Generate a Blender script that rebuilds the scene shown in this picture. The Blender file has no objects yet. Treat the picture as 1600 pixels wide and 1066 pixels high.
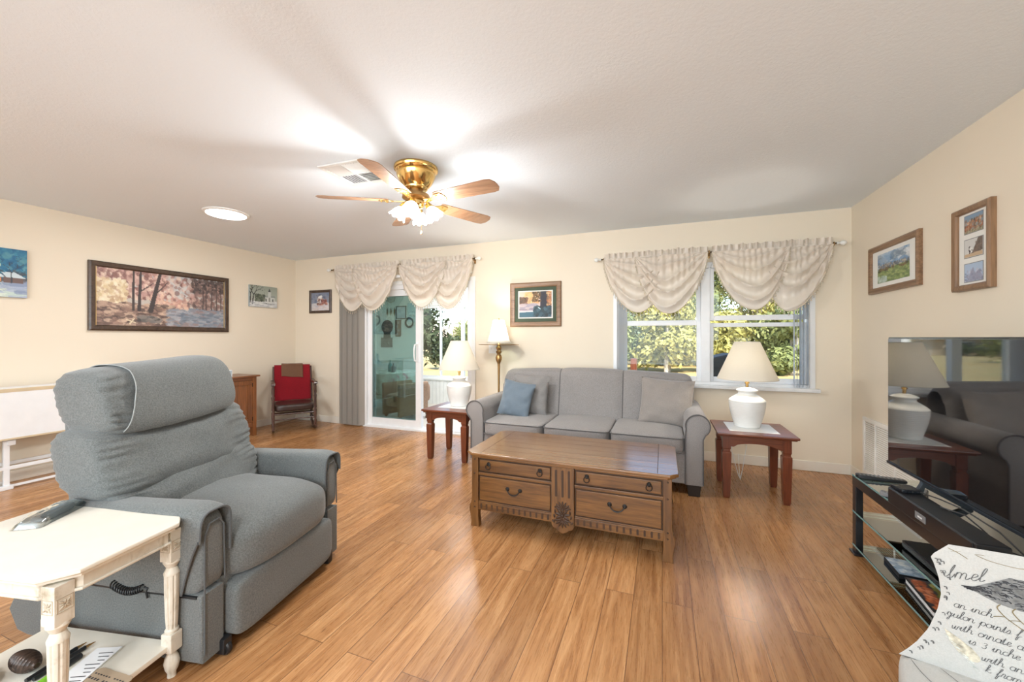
import bpy, bmesh, math, random
import numpy as np
from mathutils import Vector, Matrix, noise

PI = math.pi
R = math.radians
random.seed(11)
S = bpy.context.scene
COL = S.collection

# ------------------------------------------------------------------ camera
cd = bpy.data.cameras.new('camera')
cam = bpy.data.objects.new('camera', cd)
COL.objects.link(cam)
cam.location = (0, 0, 1.25)
cam.rotation_euler = (R(90), 0, R(21.0))
cd.sensor_width = 36
cd.lens = 13.77
cd.shift_y = -5 / 1600
cd.clip_start = 0.05
cd.clip_end = 400
S.camera = cam

# ------------------------------------------------------------------ view + light
S.view_settings.view_transform = 'Standard'
S.view_settings.look = 'None'
S.view_settings.exposure = 0.22
S.view_settings.gamma = 1.0
S.view_settings.use_curve_mapping = False
S.cycles.use_denoising = True
S.cycles.max_bounces = 10
S.cycles.diffuse_bounces = 5
S.cycles.transparent_max_bounces = 16
S.cycles.sample_clamp_indirect = 6.0
S.cycles.caustics_reflective = False
S.cycles.caustics_refractive = False

world = bpy.data.worlds.new('sky')
S.world = world
world.use_nodes = True
wn = world.node_tree
wn.nodes.clear()
_o = wn.nodes.new('ShaderNodeOutputWorld')
_b = wn.nodes.new('ShaderNodeBackground')
_s = wn.nodes.new('ShaderNodeTexSky')
_s.sky_type = 'NISHITA'
_s.sun_disc = False
_s.sun_elevation = R(42)
_s.sun_rotation = R(150)
_s.air_density = 1.0
_s.dust_density = 0.6
_b.inputs['Strength'].default_value = 0.42
wn.links.new(_s.outputs[0], _b.inputs[0])
wn.links.new(_b.outputs[0], _o.inputs[0])

def light(name, kind, loc, energy, color=(1, 1, 1), rot=(0, 0, 0), **k):
    d = bpy.data.lights.new(name, kind)
    d.energy = energy
    d.color = color
    for a, v in k.items():
        setattr(d, a, v)
    o = bpy.data.objects.new(name, d)
    COL.objects.link(o)
    o.location = loc
    o.rotation_euler = rot
    return o

SUN = light('sun', 'SUN', (3, -8, 12), 10.0, (1, 0.95, 0.86), (R(46), 0, R(28)), angle=R(0.6))
# added area fill behind the camera; the rear wall has no opening
light('rear_fill', 'AREA', (-1.0, -2.7, 1.45), 168, (0.74, 0.89, 1.0), (R(90), 0, 0),
      shape='RECTANGLE', size=4.8, size_y=1.9)
# daylight falling in through the back window and the patio door
for _n, _x, _y, _z, _w, _h in (('sky_portal_window', .415, 4.62, 1.40, 1.86, 1.28), ('sky_portal_sunroom', -2.53, 6.62, 1.17, 3.9, 1.45)):
    _p = light(_n, 'AREA', (_x, _y, _z), 1, (1, 1, 1), (R(-90), 0, 0), shape='RECTANGLE', size=_w, size_y=_h)
    _p.data.cycles.is_portal = True

# ------------------------------------------------------------------ node materials
def srgb(r, g, b):
    f = lambda c: (c / 255 / 12.92) if c / 255 <= 0.04045 else ((c / 255 + 0.055) / 1.055) ** 2.4
    return (f(r), f(g), f(b))

class NT:
    def __init__(s, name):
        s.m = bpy.data.materials.new(name)
        s.m.use_nodes = True
        s.t = s.m.node_tree
        s.t.nodes.clear()
        s.out = s.n('ShaderNodeOutputMaterial')
    def n(s, t, **k):
        x = s.t.nodes.new(t)
        for a, v in k.items():
            setattr(x, a, v)
        return x
    def l(s, a, b):
        s.t.links.new(a, b)
    def bsdf(s, col=(.8, .8, .8), rough=.5, metal=0, **k):
        p = s.n('ShaderNodeBsdfPrincipled')
        p.inputs['Base Color'].default_value = (*col, 1)
        p.inputs['Roughness'].default_value = rough
        p.inputs['Metallic'].default_value = metal
        for a, v in k.items():
            p.inputs[a.replace('_', ' ')].default_value = v
        s.l(p.outputs[0], s.out.inputs[0])
        return p
    def coord(s, scale=(1, 1, 1), kind='Object', rot=(0, 0, 0)):
        c = s.n('ShaderNodeTexCoord')
        m = s.n('ShaderNodeMapping')
        m.inputs['Scale'].default_value = scale
        m.inputs['Rotation'].default_value = rot
        s.l(c.outputs[kind], m.inputs[0])
        return m.outputs[0]
    def noise(s, vec, scale=5, detail=4, rough=.5, dist=0):
        x = s.n('ShaderNodeTexNoise')
        x.inputs['Scale'].default_value = scale
        x.inputs['Detail'].default_value = detail
        x.inputs['Roughness'].default_value = rough
        x.inputs['Distortion'].default_value = dist
        s.l(vec, x.inputs['Vector'])
        return x.outputs['Fac']
    def ramp(s, fac, stops, interp='LINEAR'):
        x = s.n('ShaderNodeValToRGB')
        x.color_ramp.interpolation = interp
        e = x.color_ramp.elements
        while len(e) < len(stops):
            e.new(0.5)
        for q, (p, c) in zip(e, stops):
            q.position = p
            q.color = (*c, 1) if len(c) == 3 else c
        s.l(fac, x.inputs[0])
        return x.outputs[0]
    def mix(s, fac, a, b, mode='MIX'):
        x = s.n('ShaderNodeMix', data_type='RGBA', blend_type=mode)
        for sock, v in ((x.inputs[0], fac), (x.inputs[6], a), (x.inputs[7], b)):
            if isinstance(v, (int, float)):
                sock.default_value = v
            elif isinstance(v, tuple):
                sock.default_value = (*v, 1)
            else:
                s.l(v, sock)
        return x.outputs[2]
    def bump(s, p, h, strength=.2, dist=.01):
        b = s.n('ShaderNodeBump')
        b.inputs['Strength'].default_value = strength
        b.inputs['Distance'].default_value = dist
        s.l(h, b.inputs['Height'])
        s.l(b.outputs[0], p.inputs['Normal'])

def plain(name, col, rough=.5, metal=0, var=.06, scale=12, bump=0, bscale=200, **k):
    t = NT(name)
    p = t.bsdf(col, rough, metal, **k)
    v = t.coord()
    if var:
        f = t.noise(v, scale, 3)
        a = tuple(min(1, c * (1 - var)) for c in col)
        b = tuple(min(1, c * (1 + var)) for c in col)
        t.l(t.ramp(f, [(.3, a), (.7, b)]), p.inputs['Base Color'])
    if bump:
        t.bump(p, t.noise(v, bscale, 2), bump, .002)
    return t.m

def fabric(name, col, var=.12, scale=260, rough=.95, sheen=.25, bump=.25):
    t = NT(name)
    p = t.bsdf(col, rough, 0)
    p.inputs['Sheen Weight'].default_value = sheen
    p.inputs['Specular IOR Level'].default_value = .2
    v = t.coord()
    fine = t.noise(v, scale, 2, .7)
    big = t.noise(v, 5, 3)
    a = tuple(c * (1 - var) for c in col)
    b = tuple(min(1, c * (1 + var)) for c in col)
    c1 = t.ramp(fine, [(.32, a), (.68, b)])
    c2 = t.ramp(big, [(.3, (.92, .92, .92)), (.7, (1, 1, 1))])
    t.l(t.mix(1.0, c1, c2, 'MULTIPLY'), p.inputs['Base Color'])
    t.bump(p, fine, bump, .002)
    return t.m

def wood(name, dark, light_, rough=.35, axis='X', scale=1.0, stretch=14, coat=.2, streak=.35):
    t = NT(name)
    p = t.bsdf(light_, rough)
    p.inputs['Coat Weight'].default_value = coat
    p.inputs['Coat Roughness'].default_value = .18
    sc = [stretch * scale] * 3
    sc['XYZ'.index(axis)] = 1.1 * scale
    v = t.coord(tuple(sc))
    g = t.noise(v, 1.6, 6, .62, .5)
    h = t.noise(v, 6, 3, .6, .2)
    c1 = t.ramp(g, [(.28, dark), (.5, tuple((a * .4 + b * .6) for a, b in zip(dark, light_))), (.72, light_)])
    c2 = t.ramp(h, [(.3, (1 - streak,) * 3), (.62, (1, 1, 1))])
    t.l(t.mix(1.0, c1, c2, 'MULTIPLY'), p.inputs['Base Color'])
    t.bump(p, h, .06, .002)
    return t.m

def clear(name, tint=(1, 1, 1), refl=.08, rough=.0):
    """thin flat glass: transparent with a fresnel reflection"""
    t = NT(name)
    tr = t.n('ShaderNodeBsdfTransparent')
    tr.inputs[0].default_value = (*tint, 1)
    gl = t.n('ShaderNodeBsdfGlossy')
    gl.inputs['Roughness'].default_value = rough
    gl.inputs[0].default_value = (.95, 1, 1, 1)
    lw = t.n('ShaderNodeFresnel')
    lw.inputs[0].default_value = 1.45
    mu = t.n('ShaderNodeMath', operation='MULTIPLY')
    mu.inputs[1].default_value = refl / .04
    t.l(lw.outputs[0], mu.inputs[0])
    mx = t.n('ShaderNodeMixShader')
    t.l(mu.outputs[0], mx.inputs[0])
    t.l(tr.outputs[0], mx.inputs[1])
    t.l(gl.outputs[0], mx.inputs[2])
    t.l(mx.outputs[0], t.out.inputs[0])
    return t.m

def cloth_thin(name, col, trans=.35, scale=220, var=.05, rough=.7, gloss=.0):
    """thin woven cloth that lets some light through"""
    t = NT(name)
    p = t.bsdf(col, rough)
    p.inputs['Sheen Weight'].default_value = .2
    p.inputs['Specular IOR Level'].default_value = .3 + gloss
    tl = t.n('ShaderNodeBsdfTranslucent')
    tl.inputs[0].default_value = (*col, 1)
    v = t.coord()
    f = t.noise(v, scale, 2)
    c = t.ramp(f, [(.3, tuple(x * (1 - var) for x in col)), (.7, tuple(min(1, x * (1 + var)) for x in col))])
    t.l(c, p.inputs['Base Color'])
    mx = t.n('ShaderNodeMixShader')
    mx.inputs[0].default_value = trans
    t.l(p.outputs[0], mx.inputs[1])
    t.l(tl.outputs[0], mx.inputs[2])
    t.l(mx.outputs[0], t.out.inputs[0])
    return t.m

def emit(name, col, strength):
    t = NT(name)
    e = t.n('ShaderNodeEmission')
    e.inputs[0].default_value = (*col, 1)
    e.inputs[1].default_value = strength
    t.l(e.outputs[0], t.out.inputs[0])
    return t.m

M = {}
# walls, ceiling
def wall_mat(name, col):
    t = NT(name)
    p = t.bsdf(col, .75)
    v = t.coord()
    f = t.noise(v, 1.3, 2)
    t.l(t.ramp(f, [(.3, tuple(c * .97 for c in col)), (.7, col)]), p.inputs['Base Color'])
    t.bump(p, t.noise(v, 140, 3), .12, .002)
    return t.m
M['wall'] = wall_mat('beige_wall_paint', (.81, .72, .585))
M['white_wall'] = wall_mat('white_wall_paint', (.84, .85, .83))
def ceil_mat():
    t = NT('ceiling_texture')
    p = t.bsdf((.80, .865, .93), .9)
    v = t.coord()
    a = t.noise(v, 60, 4, .6, .6)
    h = t.ramp(a, [(.42, (0, 0, 0)), (.58, (1, 1, 1))])
    t.bump(p, h, .14, .004)
    return t.m
M['ceiling'] = ceil_mat()
def floor_mat():
    t = NT('laminate_planks')
    p = t.bsdf((.5, .25, .1), .27)
    p.inputs['Specular IOR Level'].default_value = .55
    c = t.n('ShaderNodeTexCoord')
    sp = t.n('ShaderNodeSeparateXYZ')
    t.l(c.outputs['Object'], sp.inputs[0])
    cb = t.n('ShaderNodeCombineXYZ')
    t.l(sp.outputs['Y'], cb.inputs[0])
    t.l(sp.outputs['X'], cb.inputs[1])
    br = t.n('ShaderNodeTexBrick')
    br.offset = .37
    br.offset_frequency = 2
    t.l(cb.outputs[0], br.inputs['Vector'])
    for k, v in (('Scale', 1), ('Mortar Size', .0016), ('Mortar Smooth', .3), ('Brick Width', 1.22), ('Row Height', .13)):
        br.inputs[k].default_value = v
    br.inputs['Color1'].default_value = (0, 0, 0, 1)
    br.inputs['Color2'].default_value = (1, 1, 1, 1)
    br.inputs['Mortar'].default_value = (.5, .5, .5, 1)
    mp = t.n('ShaderNodeMapping')
    mp.inputs['Scale'].default_value = (1.3, 19, 1)
    t.l(cb.outputs[0], mp.inputs[0])
    ad = t.n('ShaderNodeVectorMath', operation='ADD')
    sc = t.n('ShaderNodeVectorMath', operation='SCALE')
    sc.inputs['Scale'].default_value = 37.0
    t.l(br.outputs['Color'], sc.inputs[0])
    t.l(mp.outputs[0], ad.inputs[0])
    t.l(sc.outputs[0], ad.inputs[1])
    g = t.noise(ad.outputs[0], 1.5, 6, .6, .9)
    k = t.noise(ad.outputs[0], 2.2, 4, .65, 1.6)
    f = t.noise(ad.outputs[0], 9, 3, .6, .3)
    base = t.ramp(g, [(.28, (.29, .122, .043)), (.48, (.46, .222, .086)), (.7, (.60, .325, .145))])
    streak = t.ramp(k, [(.27, (.45, .36, .30)), (.37, (1, 1, 1))])
    fine = t.ramp(f, [(.3, (.86, .84, .82)), (.6, (1, 1, 1))])
    tone = t.ramp(br.outputs['Color'], [(0, (.74, .71, .68)), (.5, (.9, .89, .88)), (1, (1.06, 1.06, 1.06))])
    x = t.mix(1.0, base, streak, 'MULTIPLY')
    x = t.mix(1.0, x, fine, 'MULTIPLY')
    x = t.mix(1.0, x, tone, 'MULTIPLY')
    x = t.mix(br.outputs['Fac'], x, (.13, .055, .022))
    t.l(x, p.inputs['Base Color'])
    rr = t.ramp(f, [(.3, (.25,) * 3), (.7, (.33,) * 3)])
    t.l(rr, p.inputs['Roughness'])
    t.bump(p, br.outputs['Fac'], -.25, .001)
    return t.m
M['floor'] = floor_mat()
M['trim'] = plain('cream_trim_paint', (.80, .75, .66), .45, var=.02)
M['white'] = plain('white_vinyl', (.83, .84, .85), .35, var=.02)
M['white_paint'] = plain('white_enamel', (.82, .82, .80), .4, var=.03)
M['grille'] = plain('white_grille_paint', (.82, .80, .76), .45, var=.02)
M['marble'] = plain('white_marble_sill', (.8, .8, .8), .25, var=.1, scale=8)
M['sofa'] = fabric('taupe_grey_tweed', (.285, .265, .255), .24, 200)
M['sofa_pipe'] = fabric('dark_grey_piping', (.12, .112, .11), .1)
M['pillow_beige'] = fabric('beige_grey_linen', (.30, .268, .245), .14)
M['pillow_grey'] = fabric('grey_linen', (.25, .235, .225), .14)
M['pillow_blue'] = fabric('slate_blue_linen', (.155, .195, .235), .08)
M['recliner'] = fabric('grey_chenille', (.140, .149, .146), .26, 190)
M['recliner_pipe'] = fabric('grey_chenille_piping', (.09, .097, .10), .1)
M['recliner_pale'] = fabric('pale_grey_binding', (.33, .35, .345), .08)
M['black'] = plain('black_plastic', (.012, .013, .015), .4, var=.1)
M['black_gloss'] = plain('black_gloss_plastic', (.012, .014, .018), .18, var=.05)
M['black_metal'] = plain('black_coated_metal', (.020, .020, .022), .28, .0, var=.1, Coat_Weight=.5)
M['dark_leg'] = plain('espresso_wood_foot', (.018, .012, .009), .4)
M['cherry'] = wood('cherry_wood', (.085, .019, .008), (.235, .062, .024), .3, 'X')
M['cherry_z'] = wood('cherry_wood_upright', (.085, .019, .008), (.215, .055, .022), .3, 'Z')
M['oak'] = wood('antique_oak', (.085, .032, .008), (.235, .104, .027), .36, 'X', streak=.4)
M['oak_z'] = wood('antique_oak_upright', (.085, .032, .008), (.23, .102, .028), .36, 'Z', streak=.4)
M['oak_top'] = wood('antique_oak_top', (.14, .058, .017), (.29, .138, .045), .24, 'X', stretch=20, coat=.45, streak=.25)
M['oak_dark'] = plain('dark_oak_groove', (.05, .022, .009), .55, var=.2)
M['iron'] = plain('dark_iron', (.03, .027, .025), .4, .8, var=.2)
M['cabinet'] = wood('mission_oak', (.13, .043, .013), (.32, .118, .038), .35, 'Z')
M['cabinet_x'] = wood('mission_oak_top', (.15, .05, .018), (.32, .12, .045), .32, 'Y')
M['rocker'] = wood('dark_walnut', (.03, .013, .009), (.115, .052, .036), .35, 'Z')
M['leather'] = plain('dark_brown_leather', (.035, .018, .014), .35, var=.15, bump=.2)
M['red'] = fabric('red_fleece', (.23, .007, .014), .15, 120)
M['brown_cloth'] = fabric('brown_fleece', (.155, .078, .045), .1, 120)
M['cream_paint'] = None
M['brass'] = plain('polished_brass', (.86, .60, .24), .16, 1.0, var=.05)
M['brass_old'] = plain('antique_brass', (.42, .25, .10), .32, .9, var=.15)
M['bronze'] = plain('dark_bronze_rod', (.11, .085, .055), .3, .9, var=.1)
M['blade'] = wood('fan_blade_oak', (.22, .10, .045), (.42, .23, .125), .4, 'X', stretch=18)
M['ceramic'] = plain('white_glazed_ceramic', (.80, .80, .77), .3, var=.03, Coat_Weight=.3)
M['swag'] = cloth_thin('champagne_satin', (.80, .715, .62), .22, gloss=.4, rough=.38)
M['vane'] = cloth_thin('pale_blind_vane', (.43, .395, .35), .15, rough=.5)
M['vane_light'] = cloth_thin('white_blind_vane', (.88, .89, .90), .6, rough=.45)
M['bead'] = plain('champagne_bead', (.62, .54, .42), .3, var=.1)
M['shade'] = cloth_thin('ivory_lampshade', (.92, .885, .81), .55, rough=.8)
M['frost'] = cloth_thin('frosted_glass_shade', (.93, .91, .86), .6, rough=.25)
M['bulb'] = emit('lit_bulb', (1, .88, .68), 9)
M['disc'] = emit('lit_ceiling_disc', (.96, .98, 1), 9)
M['glass'] = clear('window_glass', (.97, .99, .99), .016)
M['tint'] = clear('teal_tinted_glass', (.52, .65, .63), .07)
M['shelf_glass'] = clear('shelf_glass', (.80, .90, .88), .12)
M['glass_edge'] = plain('shelf_glass_edge', (.18, .34, .34), .15, var=.05)
M['screen'] = plain('glossy_screen', (.006, .007, .009), .03, var=0, Coat_Weight=1.0)
M['screen'].node_tree.nodes['Principled BSDF'].inputs['Specular IOR Level'].default_value = 1.0
M['paper'] = plain('white_paper', (.78, .79, .80), .7, var=.03)
M['ink'] = plain('black_ink', (.03, .03, .035), .7, var=0)
M['kraft'] = plain('tan_card', (.42, .32, .22), .7, var=.06)
M['frame_oak'] = wood('oak_picture_frame', (.17, .085, .04), (.33, .19, .10), .35, 'X')
M['frame_oak_z'] = wood('oak_picture_frame_upright', (.17, .085, .04), (.33, .19, .10), .35, 'Z')
M['frame_dark'] = wood('dark_picture_frame', (.035, .018, .011), (.10, .058, .036), .35, 'Y')
M['mat_white'] = plain('white_mat_board', (.80, .79, .75), .8, var=.01)
M['mat_green'] = plain('green_mat_board', (.06, .085, .055), .8, var=.05)
M['gilt'] = plain('gilt_lip', (.55, .38, .17), .35, .4)
M['canvas_edge'] = plain('canvas_edge', (.30, .36, .38), .8)
def vc_mat(name, rough=.6):
    t = NT(name)
    p = t.bsdf((.5, .5, .5), rough)
    a = t.n('ShaderNodeAttribute')
    a.attribute_name = 'Col'
    t.l(a.outputs['Color'], p.inputs['Base Color'])
    return t.m
M['paint'] = vc_mat('oil_paint', .55)
M['print'] = vc_mat('printed_surface', .45)
def distressed(name):
    t = NT(name)
    p = t.bsdf((.8, .76, .66), .5)
    v = t.coord()
    f = t.noise(v, 7, 6, .7, .4)
    vs = t.coord((26, 26, 5))
    g = t.noise(vs, 1.2, 4, .6)
    c = t.ramp(f, [(.3, (.40, .34, .25)), (.44, (.63, .58, .49)), (.62, (.70, .66, .57))])
    c2 = t.ramp(g, [(.28, (.66, .61, .53)), (.46, (1, 1, 1))])
    t.l(t.mix(1.0, c, c2, 'MULTIPLY'), p.inputs['Base Color'])
    return t.m
M['cream_paint'] = distressed('distressed_cream_paint')
M['cream_top'] = plain('cream_table_top', (.74, .70, .61), .4, var=.03)
M['cream_groove'] = plain('worn_cream_recess', (.44, .38, .29), .6, var=.15)
M['script_cloth'] = fabric('ivory_script_linen', (.47, .465, .44), .05, 300, sheen=.1)
M['script_ink'] = plain('grey_script_ink', (.10, .10, .10), .9, var=.2)
M['sepia_ink'] = plain('sepia_script_ink', (.22, .17, .09), .9, var=.2)
M['tan'] = fabric('tan_brocade', (.32, .20, .13), .25, 60)
M['teal_cloth'] = fabric('pale_teal_cloth', (.45, .58, .56), .25, 14)
M['grey_plastic'] = plain('grey_plastic', (.22, .23, .24), .4)
M['green'] = plain('lime_green_plastic', (.22, .55, .04), .35)
M['bag'] = clear('clear_bag', (.86, .90, .90), .22, .1)
M['blue_tape'] = plain('blue_label', (.30, .42, .70), .5)
M['screen_lit'] = plain('pale_screen', (.35, .42, .46), .2)
M['sunfloor'] = plain('pale_sunroom_floor', (.66, .60, .53), .35, var=.06, scale=4)
M['siding'] = plain('white_siding', (.78, .78, .77), .6, var=.03)

# ------------------------------------------------------------------ mesh helpers
def nb():
    return bmesh.new()

def merge(bm, tmp, mat=None):
    if mat is not None:
        tmp.transform(mat)
    me = bpy.data.meshes.new('tmp')
    tmp.to_mesh(me)
    tmp.free()
    bm.from_mesh(me)
    bpy.data.meshes.remove(me)

def box(bm, x0, x1, y0, y1, z0, z1, bev=0, seg=2, mat=None):
    t = nb()
    bmesh.ops.create_cube(t, size=1)
    for v in t.verts:
        v.co = Vector(((x0 + x1) / 2 + v.co.x * (x1 - x0), (y0 + y1) / 2 + v.co.y * (y1 - y0), (z0 + z1) / 2 + v.co.z * (z1 - z0)))
    if bev:
        bmesh.ops.bevel(t, geom=list(t.edges), offset=bev, segments=seg, affect='EDGES', profile=.5, clamp_overlap=True)
    merge(bm, t, mat)

def grid(bm, nu, nv, f, cu=False, cv=False):
    vs = [[bm.verts.new(f(i / (nu if cu else nu - 1), j / (nv if cv else nv - 1))) for j in range(nv)] for i in range(nu)]
    for i in range(nu if cu else nu - 1):
        for j in range(nv if cv else nv - 1):
            a, b, c, d = vs[i][j], vs[(i + 1) % nu][j], vs[(i + 1) % nu][(j + 1) % nv], vs[i][(j + 1) % nv]
            try:
                bm.faces.new((a, b, c, d))
            except ValueError:
                pass
    return vs

def lathe(bm, prof, seg=32, c=(0, 0, 0), mat=None, caps=True):
    t = nb()
    vs = []
    for r, z in prof:
        vs.append([t.verts.new((c[0] + r * math.cos(2 * PI * k / seg), c[1] + r * math.sin(2 * PI * k / seg), c[2] + z)) for k in range(seg)])
    for a, b in zip(vs, vs[1:]):
        for k in range(seg):
            t.faces.new((a[k], a[(k + 1) % seg], b[(k + 1) % seg], b[k]))
    if caps:
        if prof[0][0] > 1e-5:
            t.faces.new(list(reversed(vs[0])))
        if prof[-1][0] > 1e-5:
            t.faces.new(vs[-1])
    bmesh.ops.remove_doubles(t, verts=t.verts, dist=1e-6)
    merge(bm, t, mat)

def tube(bm, pts, r, seg=8, closed=False, caps=True):
    pts = [Vector(p) for p in pts]
    n = len(pts)
    rs = r if isinstance(r, (list, tuple)) else [r] * n
    prev = None
    rings = []
    for i, p in enumerate(pts):
        if closed:
            d = pts[(i + 1) % n] - pts[i - 1]
        else:
            d = pts[min(i + 1, n - 1)] - pts[max(i - 1, 0)]
        d = d.normalized() if d.length > 1e-9 else Vector((0, 0, 1))
        if prev is None:
            up = Vector((0, 0, 1)) if abs(d.z) < .9 else Vector((1, 0, 0))
            a = d.cross(up).normalized()
        else:
            a = (prev - d * prev.dot(d))
            a = a.normalized() if a.length > 1e-6 else d.orthogonal().normalized()
        prev = a
        b = d.cross(a)
        rings.append([bm.verts.new(p + (a * math.cos(2 * PI * k / seg) + b * math.sin(2 * PI * k / seg)) * rs[i]) for k in range(seg)])
    for i in range(n if closed else n - 1):
        A, B = rings[i], rings[(i + 1) % n]
        for k in range(seg):
            bm.faces.new((A[k], A[(k + 1) % seg], B[(k + 1) % seg], B[k]))
    if caps and not closed:
        bm.faces.new(list(reversed(rings[0])))
        bm.faces.new(rings[-1])

def prism(bm, pts, axis, a0, a1, bev=0, seg=2, mat=None):
    """outline pts in the two other axes (x,y,z order) pushed from a0 to a1 along axis"""
    t = nb()
    def mk(p, a):
        return {'X': (a, p[0], p[1]), 'Y': (p[0], a, p[1]), 'Z': (p[0], p[1], a)}[axis]
    A = [t.verts.new(mk(p, a0)) for p in pts]
    B = [t.verts.new(mk(p, a1)) for p in pts]
    n = len(pts)
    caps = [t.faces.new(A), t.faces.new(list(reversed(B)))]
    for i in range(n):
        t.faces.new((A[i], B[i], B[(i + 1) % n], A[(i + 1) % n]))
    bmesh.ops.recalc_face_normals(t, faces=t.faces)
    if bev:
        ed = set()
        for f in caps:
            ed.update(f.edges)
        bmesh.ops.bevel(t, geom=list(ed), offset=bev, segments=seg, affect='EDGES', profile=.5, clamp_overlap=True)
    merge(bm, t, mat)

def cushion(bm, x0, x1, y0, y1, z0, z1, n=5, cuts=9, disp=None, mat=None, ny=None):
    """upholstered block: a rounded super-quadric box, disp(p, q) moves points (p in -1..1, q in space)"""
    t = nb()
    bmesh.ops.create_cube(t, size=2)
    bmesh.ops.subdivide_edges(t, edges=list(t.edges), cuts=cuts, use_grid_fill=True)
    c = Vector(((x0 + x1) / 2, (y0 + y1) / 2, (z0 + z1) / 2))
    h = Vector(((x1 - x0) / 2, (y1 - y0) / 2, (z1 - z0) / 2))
    for v in t.verts:
        p = v.co.copy()
        # concentrate points near the edges
        p = Vector([math.copysign(math.sin(abs(a) * PI / 2) ** .8, a) for a in p])
        if ny:
            L = ((abs(p.x) ** n + abs(p.z) ** n) ** (ny / n) + abs(p.y) ** ny) ** (1 / ny)
        else:
            L = (abs(p.x) ** n + abs(p.y) ** n + abs(p.z) ** n) ** (1 / n)
        p = p / L
        q = Vector((c.x + p.x * h.x, c.y + p.y * h.y, c.z + p.z * h.z))
        if disp:
            q = disp(p, q)
        v.co = q
    merge(bm, t, mat)

def throw_pillow(bm, w, h, t, nu=26, pinch=.06, wr=.006, seed=0):
    """knife-edge pillow in the x-z plane, y is its thickness, centre at the origin"""
    for sgn in (-1, 1):
        def f(u, v):
            a, b = u * 2 - 1, v * 2 - 1
            x = a * w / 2 * (1 - pinch * (1 - b * b) * abs(a) ** 3)
            z = b * h / 2 * (1 - pinch * (1 - a * a) * abs(b) ** 3)
            e = max(0, (1 - abs(a) ** 2.2) * (1 - abs(b) ** 2.2)) ** .55
            wk = wr * noise.noise(Vector((a * 3 + seed, b * 3, sgn))) * 2 * (1 - e * .5) * (1 if e > 0 else 0)
            return Vector((x, sgn * (t / 2 * e + (wk if e > .02 else 0)), z))
        grid(bm, nu, nu, f)
    bmesh.ops.remove_doubles(bm, verts=bm.verts, dist=1e-5)

def finish(name, bm, mat, parent=None, angle=38, kind=None, label=None):
    bmesh.ops.recalc_face_normals(bm, faces=bm.faces)
    th = R(angle)
    for f in bm.faces:
        f.smooth = True
    for e in bm.edges:
        if len(e.link_faces) == 2 and e.calc_face_angle(0) > th:
            e.smooth = False
    me = bpy.data.meshes.new(name)
    bm.to_mesh(me)
    bm.free()
    me.materials.append(mat if not isinstance(mat, str) else M[mat])
    o = bpy.data.objects.new(name, me)
    COL.objects.link(o)
    if angle < 45:
        wm = o.modifiers.new('face_normals', 'WEIGHTED_NORMAL')
        wm.keep_sharp = True
    if parent is not None:
        o.parent = parent
    if kind:
        o['kind'] = kind
    if label:
        o['label'] = label
    return o

def tag(o, label, cat, group=None, kind=None):
    o['label'] = label
    o['category'] = cat
    if group:
        o['group'] = group
    if kind:
        o['kind'] = kind
    return o

def thing(name, label, cat, loc=(0, 0, 0), rz=0, group=None):
    o = bpy.data.objects.new(name, None)
    COL.objects.link(o)
    o.empty_display_size = .1
    o.location = loc
    o.rotation_euler = (0, 0, rz)
    return tag(o, label, cat, group)

def struct(name, bm, mat, parent=None, angle=38):
    return finish(name, bm, mat, parent, angle, kind='structure')

def sroot(name, loc=(0, 0, 0)):
    o = bpy.data.objects.new(name, None)
    COL.objects.link(o)
    o.location = loc
    o['kind'] = 'structure'
    return o

def dup(root, loc, rz=None, label=None):
    def cp(o, par):
        c = o.copy()
        COL.objects.link(c)
        if par is not None:
            c.parent = par
        for k in kids[o.name]:
            cp(k, c)
        return c
    kids = {}
    for o in list(COL.objects):
        kids.setdefault(o.name, [])
        if o.parent is not None:
            kids.setdefault(o.parent.name, []).append(o)
    r = cp(root, None)
    r.location = loc
    if rz is not None:
        r.rotation_euler = (0, 0, rz)
    if label:
        r['label'] = label
    return r

def B(name, parent, mat, *args, label=None, **k):
    """one box part"""
    bm = nb()
    box(bm, *args, **k)
    return finish(name, bm, mat, parent, label=label)

def rot(axis, deg, at=(0, 0, 0)):
    a = Vector(at)
    return Matrix.Translation(a) @ Matrix.Rotation(R(deg), 4, axis) @ Matrix.Translation(-a)

def tr(x, y, z):
    return Matrix.Translation((x, y, z))

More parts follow.
